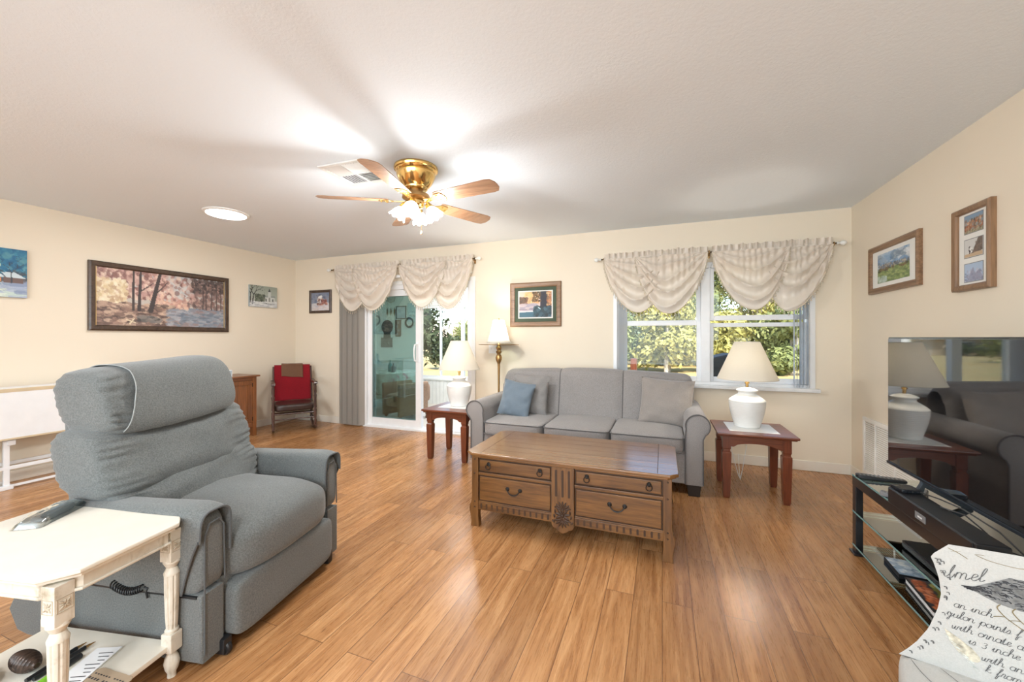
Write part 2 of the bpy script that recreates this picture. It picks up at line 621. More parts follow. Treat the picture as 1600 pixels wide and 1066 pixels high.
# ------------------------------------------------------------------ painted pictures (colour per point)
class Canvas:
    def __init__(s, w, h, top=(120, 150, 190), bot=(200, 200, 210), seed=1):
        s.w, s.h = w, h
        s.r = np.random.RandomState(seed)
        y = np.linspace(0, 1, h)[:, None, None]
        s.a = (np.array(top, float) * (1 - y) + np.array(bot, float) * y) * np.ones((h, w, 1))
        s.yy, s.xx = np.mgrid[0:h, 0:w]
        s.yy = s.yy / (h - 1)
        s.xx = s.xx / (w - 1)
        s.asp = w / h
    def dabs(s, n, x0, x1, y0, y1, size, cols, al=.8, flat=1.0):
        for _ in range(n):
            x, y = s.r.uniform(x0, x1), s.r.uniform(y0, y1)
            z = size * s.r.uniform(.5, 1.4)
            m = ((s.xx - x) * s.asp / flat) ** 2 + (s.yy - y) ** 2 < z * z
            c = np.array(cols[s.r.randint(len(cols))], float) + s.r.uniform(-10, 10)
            s.a[m] = s.a[m] * (1 - al) + c * al
    def line(s, x0, y0, x1, y1, w0, w1, col, al=1.0):
        d = np.array([(x1 - x0) * s.asp, y1 - y0])
        L = max(1e-6, float((d ** 2).sum()))
        t = np.clip((((s.xx - x0) * s.asp) * d[0] + (s.yy - y0) * d[1]) / L, 0, 1)
        dist = np.sqrt(((s.xx - x0) * s.asp - t * d[0]) ** 2 + (s.yy - y0 - t * d[1]) ** 2)
        m = dist < (w0 + (w1 - w0) * t)
        s.a[m] = s.a[m] * (1 - al) + np.array(col, float) * al
    def poly(s, pts, col, al=1.0):
        m = np.zeros(s.xx.shape, bool)
        n = len(pts)
        for i in range(n):
            (xa, ya), (xb, yb) = pts[i], pts[(i + 1) % n]
            c = ((ya > s.yy) != (yb > s.yy)) & (s.xx < (xb - xa) * (s.yy - ya) / ((yb - ya) or 1e-9) + xa)
            m ^= c
        s.a[m] = s.a[m] * (1 - al) + np.array(col, float) * al
    def tree(s, x, y, h, col, lean=0, w=.012, depth=4):
        def br(x, y, ang, L, w, d):
            x2, y2 = x + math.sin(ang) * L / s.asp, y - math.cos(ang) * L
            s.line(x, y, x2, y2, w, w * .65, col)
            if d > 0:
                for k in (-1, 1):
                    br(x2, y2, ang + k * s.r.uniform(.25, .7), L * s.r.uniform(.55, .8), w * .6, d - 1)
        br(x, y, lean, h, w, depth)

def picture(name, cv, size, mat, parent):
    """flat painted sheet in local x-z, facing -y, centre at the origin"""
    w, h = size
    bm = nb()
    nx, ny = cv.w, cv.h
    vs = [[bm.verts.new((-w / 2 + w * i / (nx - 1), 0, h / 2 - h * j / (ny - 1))) for i in range(nx)] for j in range(ny)]
    for j in range(ny - 1):
        for i in range(nx - 1):
            bm.faces.new((vs[j][i], vs[j + 1][i], vs[j + 1][i + 1], vs[j][i + 1]))
    bm.verts.index_update()
    me = bpy.data.meshes.new(name)
    bm.to_mesh(me)
    bm.free()
    at = me.color_attributes.new('Col', 'FLOAT_COLOR', 'POINT')
    c = np.clip(cv.a, 0, 255).reshape(-1, 3) / 255
    lin = np.where(c <= .04045, c / 12.92, ((c + .055) / 1.055) ** 2.4)
    at.data.foreach_set('color', np.concatenate([lin, np.ones((len(lin), 1))], 1).astype(np.float32).ravel())
    me.materials.append(M[mat])
    o = bpy.data.objects.new(name, me)
    COL.objects.link(o)
    o.parent = parent
    return o

def frame_bars(parent, w, h, fw, d, mx, mz, name='frame', lip=.006):
    """mitred moulding: outer w x h, width fw, depth d, back at y=0, front towards -y"""
    bm = nb()
    prof = [(0, 0), (0, -d * .75), (fw * .25, -d), (fw * .8, -d * .82), (fw, -d * .55), (fw, 0)]
    cs = [(-1, -1), (1, -1), (1, 1), (-1, 1)]
    rings = []
    for sx, sz in cs:
        rings.append([bm.verts.new((sx * (w / 2 - a), b, sz * (h / 2 - a))) for a, b in prof])
    for i in range(4):
        A, Bq = rings[i], rings[(i + 1) % 4]
        for k in range(len(prof) - 1):
            bm.faces.new((A[k], A[k + 1], Bq[k + 1], Bq[k]))
    return finish(name, bm, mx, parent, angle=25)

# ------------------------------------------------------------------ the room
X0, X1, YB, YR, ZC = -5.28, 1.61, 4.44, -2.85, 2.44
bm = nb(); box(bm, X0, X1, YR, YB + .02, -.1, 0); struct('floor', bm, 'floor')
bm = nb(); box(bm, X0 - .15, X1 + .15, YR - .15, YB + .15, ZC, ZC + .15); struct('ceiling', bm, 'ceiling')
bm = nb(); box(bm, X0 - .15, X0, YR, YB + .15, -.1, ZC); struct('wall_left', bm, 'wall')
bm = nb(); box(bm, X1, X1 + .15, YR, YB + .15, -.1, ZC); struct('wall_right', bm, 'wall')
bm = nb(); box(bm, X0 - .15, X1 + .15, YR - .15, YR, -.1, ZC); struct('wall_rear', bm, 'wall')
DX0, DX1, DZ = -3.965, -2.245, 1.97           # patio door opening
WX0, WX1, WZ0, WZ1 = -.505, 1.335, .77, 2.02  # window opening
bm = nb()
Y0, Y1 = YB, YB + .15
box(bm, X0, DX0, Y0, Y1, -.1, ZC)
box(bm, DX0, DX1, Y0, Y1, DZ, ZC)
box(bm, DX1, WX0, Y0, Y1, -.1, ZC)
box(bm, WX0, WX1, Y0, Y1, -.1, WZ0)
box(bm, WX0, WX1, Y0, Y1, WZ1, ZC)
box(bm, WX1, X1, Y0, Y1, -.1, ZC)
struct('wall_back', bm, 'wall')

def baseboard(name, pts):
    """pts = (x0,x1,y0,y1) runs"""
    bm = nb()
    for q in pts:
        box(bm, *q, 0, .095, bev=.006)
    struct(name, bm, 'trim')
baseboard('baseboard_back', [(X0, -4.33, YB - .014, YB), (DX1 + .06, X1, YB - .014, YB)])
baseboard('baseboard_left', [(X0, X0 + .014, YR, YB - .014)])
baseboard('baseboard_right', [(X1 - .014, X1, YR, YB - .014)])

# ---- patio door: fixed frame, the sliding leaf pushed left over the fixed one, right half open
d = sroot('door_1')
bm = nb()
box(bm, DX0, DX0 + .06, Y0 - .01, Y1, 0, DZ, bev=.004)
box(bm, DX1 - .06, DX1, Y0 - .01, Y1, 0, DZ, bev=.004)
box(bm, DX0 + .001, DX1 - .001, Y0 - .008, Y1 - .002, DZ - .06, DZ - .001, bev=.004)
struct('door_frame', bm, 'white', d)
bm = nb()
box(bm, DX0, DX1, Y0 - .02, Y1 + .03, -.02, .022, bev=.004)
box(bm, DX0 + .05, DX1 - .05, Y0 + .02, Y0 + .03, .022, .04)
box(bm, DX0 + .05, DX1 - .05, Y0 + .08, Y0 + .09, .022, .04)
struct('track', bm, 'white', d)
# trim around
bm = nb()
box(bm, DX1, DX1 + .05, Y0 - .016, Y0, 0, DZ + .05, bev=.003)
box(bm, DX0 - .05, DX1 + .052, Y0 - .018, Y0, DZ, DZ + .052, bev=.003)
struct('trim_1', bm, 'white_paint')
def leaf(nm, x0, x1, y, gl):
    bm = nb()
    s = .07
    box(bm, x0, x0 + s, y, y + .035, .03, DZ - .055, bev=.004)
    box(bm, x1 - s - .015, x1, y, y + .035, .03, DZ - .055, bev=.004)
    box(bm, x0 + s, x1 - s - .015, y + .002, y + .033, .03, .13, bev=.003)
    box(bm, x0 + s, x1 - s - .015, y + .002, y + .033, DZ - .145, DZ - .055, bev=.003)
    o = struct(nm, bm, 'white', d)
    bm = nb(); box(bm, x0 + s - .005, x1 - s - .01, y + .014, y + .02, .125, DZ - .14)
    struct('pane', bm, gl, o)
    return o
fx = leaf('fixed_leaf', DX0 + .05, DX0 + .05 + .87, Y0 + .085, 'glass')
sl = leaf('sliding_leaf', DX0 + .055, DX0 + .055 + .885, Y0 + .03, 'tint')
hx = DX0 + .055 + .885 - .05
bm = nb()
tube(bm, [(hx - .0, Y0 + .03, .93), (hx - .015, Y0 - .02, .945), (hx - .018, Y0 - .028, 1.0), (hx - .018, Y0 - .028, 1.1), (hx - .015, Y0 - .02, 1.155), (hx, Y0 + .03, 1.17)], .011, 10)
box(bm, hx - .02, hx + .02, Y0 + .022, Y0 + .031, .91, 1.19, bev=.004)
struct('handle', bm, 'white', sl)

# ---- window
w = sroot('window_1')
bm = nb()
def jamb(a, b, c, e, k=0):
    box(bm, a + k, b - k, Y0 - .012 + k, Y0 + .10 - k, c + k, e - k, bev=.004)
jamb(WX0, WX0 + .055, WZ0, WZ1)
jamb(WX1 - .055, WX1, WZ0, WZ1)
jamb(WX0, WX1, WZ1 - .055, WZ1, .0015)
jamb(WX0, WX1, WZ0, WZ0 + .035, .0015)
mx0, mx1 = .365, .455
jamb(mx0, mx1, WZ0 + .03, WZ1 - .05, .003)
struct('window_frame', bm, 'white', w)
def sash(x0, x1, z0, z1, y, nm, gl='glass', r=.04, bot=.05):
    bm = nb()
    box(bm, x0, x0 + r, y, y + .03, z0, z1, bev=.003)
    box(bm, x1 - r, x1, y, y + .03, z0, z1, bev=.003)
    box(bm, x0 + r, x1 - r, y, y + .03, z0, z0 + bot, bev=.003)
    box(bm, x0 + r, x1 - r, y, y + .03, z1 - r, z1, bev=.003)
    o = struct(nm, bm, 'white', w)
    bm = nb(); box(bm, x0 + r - .004, x1 - r + .004, y + .012, y + .017, z0 + bot - .004, z1 - r + .004)
    struct('pane', bm, gl, o)
sash(WX0 + .05, mx0 + .005, WZ0 + .03, 1.42, Y0 + .02, 'lower_sash')
sash(WX0 + .05, mx0 + .005, 1.385, WZ1 - .05, Y0 + .058, 'upper_sash')
sash(mx1 - .005, WX1 - .05, WZ0 + .03, 1.40, Y0 + .058, 'lower_sash')
sash(mx1 - .005, WX1 - .05, 1.425, WZ1 - .05, Y0 + .02, 'upper_sash')
bm = nb()
box(bm, WX0 - .03, WX1 + .03, Y0 - .055, Y0 + .02, WZ0 - .032, WZ0 + .004, bev=.006)
struct('sill', bm, 'marble', w)

# ------------------------------------------------------------------ sofa
def build_sofa():
    s = thing('sofa', 'taupe grey three-seat sofa with rolled arms under the window', 'sofa', (0, 0, 0))
    xl, xr = -1.585, .168
    yf, yb = 3.37, 4.30
    # base
    bm = nb()
    box(bm, xl - .02, xr + .02, yf + .012, yb - .03, .09, .345, bev=.015)
    finish('base', bm, 'sofa', s)
    # arms
    def arm(xi, sgn):
        t = thing_part('arm', s)
        w, rc, rr = .128, .56, .088
        out = []
        cx = xi + sgn * .09
        out.append((xi, .09)); out.append((xi, .47))
        for k in range(21):
            a = R(196 - k * (196 + 52) / 20)
            out.append((cx + sgn * rr * math.cos(a), rc + rr * math.sin(a)))
        out.append((xi + sgn * w, .455)); out.append((xi + sgn * w, .09))
        bm = nb()
        prism(bm, out, 'Y', yf, yb - .06, bev=.008)
        o = finish('arm', bm, 'sofa', s, angle=50)
        bm = nb()
        pts = [(p[0], yf - .003, p[1]) for p in out[1:-1]] + [(xi + sgn * w, yf - .003, .10)]
        tube(bm, [(xi, yf - .003, .10)] + pts, .0055, 6)
        finish('piping', bm, 'sofa_pipe', o)
    def thing_part(n, p):
        return None
    arm(xr, 1)
    arm(xl, -1)
    # back: three upright channels with a camel top
    n = 3
    for k in range(n):
        bm = nb()
        a = xl - .055 + (xr - xl + .16) * k / n
        b = xl - .055 + (xr - xl + .16) * (k + 1) / n
        def f(u, v):
            x = a + (b - a) * u
            g = (x - xl + .055) / (xr - xl + .16)
            top = .895 + .03 * math.sin(PI * g) ** 1.5
            edge = min(1, (g if g < .5 else 1 - g) / .045)
            top -= .07 * (1 - math.sqrt(max(0, 1 - (1 - edge) ** 2)))
            sm = min(u, 1 - u)
            puff = .022 * (1 - math.exp(-sm / .07))
            # path over the section, front bottom -> top -> rear bottom
            sec = [(3.94, .40), (3.945, .47), (3.965, .56), (3.985, .65), (4.005, .74), (4.025, top - .075), (4.045, top - .03), (4.085, top - .004), (4.13, top), (4.18, top - .014), (4.215, top - .05), (4.23, top - .12), (4.245, .6), (4.25, .1)]
            q = v * (len(sec) - 1)
            i = min(int(q), len(sec) - 2)
            fr = q - i
            y = sec[i][0] * (1 - fr) + sec[i + 1][0] * fr
            z = sec[i][1] * (1 - fr) + sec[i + 1][1] * fr
            y -= puff * (1 if i < 8 else 0) * min(1, (8 - q) / 2 if i < 8 else 0)
            z += puff * .5 * max(0, 1 - abs(q - 8) / 3)
            return Vector((x, y, z))
        grid(bm, 25, 40, f)
        finish('backrest', bm, 'sofa', s, angle=60)
        if k:
            bm = nb()
            pts = [f(0, v / 39) + Vector((0, -.003, 0)) for v in range(0, 27)]
            tube(bm, pts, .004, 6)
            finish('piping', bm, 'sofa_pipe', s)
    # seat cushions
    for k in range(3):
        a = xl + (xr - xl) * k / 3 + .003
        b = xl + (xr - xl) * (k + 1) / 3 - .003
        bm = nb()
        def dz(p, q):
            if p.z > 0:
                q.z += .016 * (1 - p.x ** 2) * (1 - p.y ** 2)
            return q
        cushion(bm, a, b, yf - .035, 3.99, .335, .47, n=9, cuts=14, disp=dz)
        o = finish('seat_cushion', bm, 'sofa', s, angle=60)
        for zz in (.455, .348):
            bm = nb()
            tube(bm, [(a + .004, yf + .1, zz), (a + .006, yf - .006, zz), (a + .03, yf - .033, zz), ((a + b) / 2, yf - .036, zz), (b - .03, yf - .033, zz), (b - .006, yf - .006, zz), (b - .004, yf + .1, zz)], .0045, 6)
            finish('piping', bm, 'sofa_pipe', o)
    for x in (xl - .06, xr + .065):
        for y in (yf + .06, yb - .12):
            bm = nb()
            prism(bm, [(x - .05, y - .05), (x + .05, y - .05), (x + .05, y + .05), (x - .05, y + .05)], 'Z', 0, .092, bev=.004)
            for v in bm.verts:
                if v.co.z < .02:
                    v.co.x = x + (v.co.x - x) * .82
                    v.co.y = y + (v.co.y - y) * .82
            finish('leg', bm, 'dark_leg', s)
build_sofa()

def lay_pillow(name, mat, label, w, h, t, loc, tilt, yaw, roll=0, seed=0, pipe=False):
    bm = nb()
    throw_pillow(bm, w, h, t, seed=seed, wr=.009)
    o = finish(name, bm, mat, None, angle=80)
    o.matrix_world = tr(*loc) @ Matrix.Rotation(R(yaw), 4, 'Z') @ Matrix.Rotation(R(tilt), 4, 'X') @ Matrix.Rotation(R(roll), 4, 'Y')
    return tag(o, label, 'pillow', 'throw pillows on the sofa')
lay_pillow('throw_pillow', 'pillow_beige', 'large beige-grey square throw pillow at the right arm of the sofa', .46, .43, .15, (.03, 3.825, .665), -14, -6, 3, 1)
lay_pillow('throw_pillow', 'pillow_grey', 'grey throw pillow half hidden behind the blue one on the sofa', .38, .41, .13, (-1.265, 3.815, .665), -13, 4, 2, 5)
lay_pillow('throw_pillow', 'pillow_blue', 'small slate blue throw pillow leaning at the left end of the sofa', .33, .36, .12, (-1.36, 3.665, .64), -18, 3, 9, 9)

# ------------------------------------------------------------------ end tables and their lamps
def build_end_table():
    t = thing('end_table', '', 'table', (0, 0, 0), 0, 'matching cherry end tables beside the sofa')
    hw, hd, ov = .225, .215, .045
    for sx in (-1, 1):
        for sy in (-1, 1):
            bm = nb()
            cx, cy = sx * (hw - .026), sy * (hd - .026)
            sec = [(.019, 0), (.024, .02), (.0285, .2), (.0315, .345), (.031, .36), (.024, .368), (.024, .382), (.028, .388), (.028, .492)]
            rings = []
            for r, z in sec:
                rings.append([bm.verts.new((cx + a * r, cy + b * r, z)) for a, b in ((-1, -1), (1, -1), (1, 1), (-1, 1))])
            for A, Bq in zip(rings, rings[1:]):
                for k in range(4):
                    bm.faces.new((A[k], A[(k + 1) % 4], Bq[(k + 1) % 4], Bq[k]))
            bm.faces.new(list(reversed(rings[0]))); bm.faces.new(rings[-1])
            finish('leg', bm, 'cherry_z', t, angle=20)
    def apron(L):
        pts = [(-L, .49), (L, .49), (L, .405)]
        for k in range(13):
            a = 1 - 2 * k / 12
            pts.append((a * L * .86, .408 + .03 * (1 - a * a) ** .6 + (.0 if abs(a) < 1 else -.003)))
        pts.append((-L, .405))
        return pts
    for sy in (-1, 1):
        bm = nb(); prism(bm, apron(hw - .05), 'Y', sy * (hd - .012) - .009, sy * (hd - .012) + .009)
        finish('apron', bm, 'cherry', t)
    for sx in (-1, 1):
        bm = nb(); prism(bm, apron(hd - .05), 'X', sx * (hw - .012) - .009, sx * (hw - .012) + .009)
        finish('apron', bm, 'cherry', t)
    bm = nb()
    box(bm, -hw - ov, hw + ov, -hd - ov, hd + ov, .497, .517, bev=.007)
    box(bm, -hw - ov + .014, hw + ov - .014, -hd - ov + .014, hd + ov - .014, .488, .5, bev=.003)
    finish('table_top', bm, 'cherry', t)
    return t
tabR = build_end_table()
tabR.location = (.668, 3.665, 0)
tabR['label'] = 'reddish cherry end table at the right end of the sofa'
tabL = dup(tabR, (-2.045, 3.68, 0), 0, 'reddish cherry end table in front of the patio door opening')

bm = nb()
prism(bm, [(-.17, -.17), (.17, -.17), (.17, .17), (-.17, .17)], 'Z', 0, .004, bev=.001)
o = finish('table_mat', bm, 'white_paint'); o.location = (.665, 3.67, .517)
tag(o, 'square white mat under the lamp on the right end table', 'mat')
bm = nb()
prism(bm, [(-.16, -.15), (.16, -.15), (.16, .15), (-.16, .15)], 'Z', 0, .004, bev=.001)
o = finish('table_mat', bm, 'white_paint'); o.location = (-2.045, 3.72, .517)
tag(o, 'white mat under the lamp on the left end table', 'mat')

def build_lamp():
    t = thing('table_lamp', '', 'lamp', (0, 0, 0), 0, 'white ceramic table lamps beside the sofa')
    prof = [(.0, 0), (.088, 0), (.094, .006)]
    # ribbed body
    for k in range(46):
        z = .008 + .20 * k / 45
        s = k / 45
        r = .093 + .040 * math.sin(s * PI / 2 * .98) ** 1.1
        r += .0016 * math.sin(k * PI / 1.5)
        prof.append((r, z))
    for k in range(12):
        s = k / 11
        prof.append((.1345 - .066 * (s ** 1.35), .212 + .055 * s))
    prof += [(.064, .275), (.0635, .283), (.078, .296), (.0775, .301), (.06, .31), (.03, .32), (.012, .323), (0, .323)]
    bm = nb(); lathe(bm, prof, 48)
    finish('lamp_base', bm, 'ceramic', t, angle=60)
    bm = nb()
    lathe(bm, [(.0, .32), (.011, .32), (.011, .352), (.018, .356), (.018, .364), (.008, .37), (.008, .40), (.016, .402), (.016, .44), (0, .44)], 20)
    finish('stem', bm, 'brass', t)
    # shade, open cone with thickness
    zb, zt, rb, rt = .392, .695, .22, .092
    bm = nb(); lathe(bm, [(rb, zb), (rt, zt), (rt - .003, zt), (rb - .003, zb), (rb, zb)], 56, caps=False)
    sh = finish('lamp_shade', bm, 'shade', t, angle=70)
    bm = nb()
    for r, z in ((rb - .001, zb), (rt - .001, zt)):
        tube(bm, [(r * math.cos(a * PI / 24), r * math.sin(a * PI / 24), z) for a in range(48)], .003, 6, closed=True)
    for a in range(3):
        tube(bm, [(0, 0, zt - .03), ((rt - .004) * math.cos(a * 2.094), (rt - .004) * math.sin(a * 2.094), zt - .004)], .0015, 5)
    tube(bm, [(.016, 0, .40), (.05, 0, .44), (.055, 0, .56), (.02, 0, zt - .04), (0, 0, zt - .03)], .0018, 5)
    tube(bm, [(-.016, 0, .40), (-.05, 0, .44), (-.055, 0, .56), (-.02, 0, zt - .04), (0, 0, zt - .03)], .0018, 5)
    finish('trim_ring', bm, 'cream_top', sh)
    bm = nb(); lathe(bm, [(0, .44), (.014, .44), (.014, .455), (.028, .49), (.03, .51), (.022, .535), (0, .545)], 20)
    finish('bulb', bm, 'bulb', t)
    return t
lampR = build_lamp()
lampR.location = (.65, 3.70, .521)
lampR['label'] = 'white ribbed table lamp with lit ivory shade, in front of the window'
lampL = dup(lampR, (-2.045, 3.74, .521), 0, 'white ribbed table lamp with lit ivory shade, in front of the patio door')
for o in (lampR, lampL):
    light('lamp_light', 'POINT', (o.location.x, o.location.y, .521 + .50), 44, (1, .89, .74), shadow_soft_size=.035)
# cords under the right table
bm = nb()
tube(bm, [(.60, 3.86, .515), (.56, 3.97, .50), (.575, 3.95, .25), (.62, 3.90, .05), (.64, 3.93, .006), (.66, 4.1, .006), (.70, 4.42, .10)], .0035, 6)
tube(bm, [(.64, 3.93, .008), (.655, 3.91, .12), (.69, 3.95, .3), (.70, 4.2, .30), (.71, 4.43, .30)], .003, 6)
o = finish('power_cord', bm, 'white_paint'); tag(o, 'white lamp cord hanging behind the right end table', 'cord')

# ------------------------------------------------------------------ coffee table
def build_coffee_table():
    t = thing('coffee_table', 'antique oak coffee table with drawers and a carved centre panel', 'coffee table', (0, 0, 0))
    xa, xb, ya, yb = -1.185, .05, 2.34, 2.93
    zt = .465
    ch = .045
    def oct(o):
        a, b, c, d2 = xa - o, xb + o, ya - o, yb + o
        return [(a + ch, c), (b - ch, c), (b, c + ch), (b, d2 - ch), (b - ch, d2), (a + ch, d2), (a, d2 - ch), (a, c + ch)]
    bm = nb()
    prism(bm, oct(.035), 'Z', zt + .012, zt + .032, bev=.006, seg=3)
    prism(bm, oct(.022), 'Z', zt, zt + .013, bev=.004)
    top = finish('table_top', bm, 'oak_top', t)
    bm = nb()
    for x in (xa + .075, xb - .075):
        box(bm, x - .0018, x + .0018, ya - .02, yb + .02, zt + .0315, zt + .0325)
    for k in range(1, 6):
        y = ya - .03 + (yb - ya + .06) * k / 6
        box(bm, xa + .08, xb - .08, y - .001, y + .001, zt + .0315, zt + .0323)
    finish('board_joint', bm, 'oak_dark', top)
    # carcass
    bm = nb()
    box(bm, xa + .03, xb - .03, ya + .022, yb - .02, .115, zt)
    finish('carcass', bm, 'oak', t)
    for x in (xa + .002, xb - .022):
        bm = nb()
        box(bm, x, x + .02, ya + .03, yb - .03, .12, zt, bev=.003)
        finish('side_panel', bm, 'oak', t)
    # posts with flared feet
    pr = [(0, zt), (0, .20), (-.004, .165), (-.016, .135), (-.019, .115), (-.010, .075), (-.004, .035), (-.008, 0),
          (.052, 0), (.05, .03), (.045, .07), (.046, .105), (.046, zt)]
    for sx, x in ((1, xa), (-1, xb)):
        for sy, y in ((1, ya), (-1, yb)):
            bm = nb()
            prism(bm, [(x + sx * p[0], p[1]) for p in pr], 'Y', min(y, y + sy * .044), max(y, y + sy * .044), bev=.003)
            o = finish('leg', bm, 'oak_z', t)
            if sy == 1:
                for z in (.445, .352, .165, .13):
                    bm = nb()
                    lathe(bm, [(0, 0), (.0055, 0), (.0045, .003), (0, .004)], 10, mat=tr(x + sx * .022, y - .0005, z) @ Matrix.Rotation(R(90), 4, 'X'))
                    finish('peg', bm, 'oak_dark', o)
    # rails and apron on the front
    ca, cb = -.638, -.497
    for a, b in ((xa + .045, ca), (cb, xb - .045)):
        bm = nb()
        box(bm, a, b, ya + .006, ya + .03, .452, zt, bev=.002)
        box(bm, a, b, ya + .004, ya + .03, .342, .362, bev=.003)
        box(bm, a, b, ya + .010, ya + .03, .160, .170, bev=.002)
        finish('rail', bm, 'oak', t)
        bm = nb(); box(bm, a, b, ya + .004, ya + .03, .112, .163, bev=.003)
        ap = finish('apron', bm, 'oak', t)
        bm = nb()
        nfl = 13
        for k in range(nfl):
            x = a + (b - a) * (k + .6) / (nfl + .2)
            pts = [(x + .0065 * math.cos(q), .139 + (.011 if math.sin(q) > 0 else -.011) + .0065 * math.sin(q)) for q in [j * PI / 6 for j in range(12)]]
            prism(bm, pts, 'Y', ya + .0022, ya + .006)
        finish('flute', bm, 'oak_dark', ap)
        for z0, z1, big in ((.366, .449, False), (.173, .339, True)):
            bm = nb()
            box(bm, a + .004, b - .004, ya + .014, ya + .03, z0 - .002, z1 + .002)
            finish('drawer_gap', bm, 'oak_dark', t)
            bm = nb()
            box(bm, a + .010, b - .010, ya + .006, ya + .028, z0 + .005, z1 - .005, bev=.004, seg=3)
            dr = finish('drawer', bm, 'oak', t)
            if not big:
                for fx in (.15, .85):
                    x = a + (b - a) * fx
                    zc = (z0 + z1) / 2 + .012
                    bm = nb()
                    lathe(bm, [(0, .016), (.006, .015), (.007, .008), (.012, .005), (.0135, 0)], 16, mat=tr(x, ya + .006, zc) @ Matrix.Rotation(R(90), 4, 'X'))
                    tube(bm, [(x + .0165 * math.sin(q), ya - .006 - .003 * (1 - math.cos(q)) / 2, zc - .015 + .0165 * math.cos(q)) for q in [j * PI / 10 for j in range(20)]], .0026, 7, closed=True)
                    finish('ring_pull', bm, 'iron', dr)
            else:
                x, zc = (a + b) / 2, (z0 + z1) / 2 + .018
                bm = nb()
                for sx in (-1, 1):
                    lathe(bm, [(0, .012), (.008, .010), (.009, .004), (.0125, .003), (.0135, 0)], 16, mat=tr(x + sx * .043, ya + .006, zc) @ Matrix.Rotation(R(90), 4, 'X'))
                tube(bm, [(x + s * .043, ya - .006 - .006 * (1 - s * s), zc - .030 * (1 - abs(s) ** 2.6)) for s in [j / 9 - 1 for j in range(19)]], [.003 + .0018 * (1 - abs(j / 9 - 1)) for j in range(19)], 8)
                finish('bail_handle', bm, 'iron', dr)
    # carved centre
    bm = nb()
    out = [(ca, zt), (ca, .105), (ca + .012, .085), (ca + .03, .08), (ca + .05, .064), ((ca + cb) / 2, .057), (cb - .05, .064), (cb - .03, .08), (cb - .012, .085), (cb, .105), (cb, zt)]
    prism(bm, out, 'Y', ya - .004, ya + .03, bev=.003)
    cp = finish('centre_panel', bm, 'oak_z', t)
    bm = nb()
    cx = (ca + cb) / 2
    for dx in (-.04, 0, .04):
        pts = [(cx + dx + .0075 * math.cos(q), .36 + (.075 if math.sin(q) > 0 else -.075) + .0075 * math.sin(q)) for q in [j * PI / 6 for j in range(12)]]
        prism(bm, pts, 'Y', ya - .0055, ya)
    finish('flute', bm, 'oak_dark', cp)
    bm = nb()
    def petal(x, z, ang, L, wd):
        t2 = nb()
        bmesh.ops.create_uvsphere(t2, u_segments=10, v_segments=6, radius=1)
        merge(bm, t2, tr(x, ya - .004, z) @ Matrix.Rotation(R(ang), 4, 'Y') @ tr(0, 0, L * .6) @ Matrix.Diagonal((wd, .006, L / 2, 1)))
    for k in range(9):
        petal(cx, .168, k * 40, .045, .0085)
    for k in range(7):
        petal(cx, .20, -75 + k * 25, .05, .007)
    for k in range(7):
        petal(cx, .145, 105 + k * 25, .05, .007)
    for sx in (-1, 1):
        for k in range(4):
            petal(cx + sx * .048, .115 + k * .03, sx * (40 - 25 * k), .024, .006)
    t2 = nb(); bmesh.ops.create_uvsphere(t2, u_segments=12, v_segments=8, radius=.013); merge(bm, t2, tr(cx, ya - .006, .168))
    finish('carved_flower', bm, 'oak_dark', cp)
build_coffee_table()

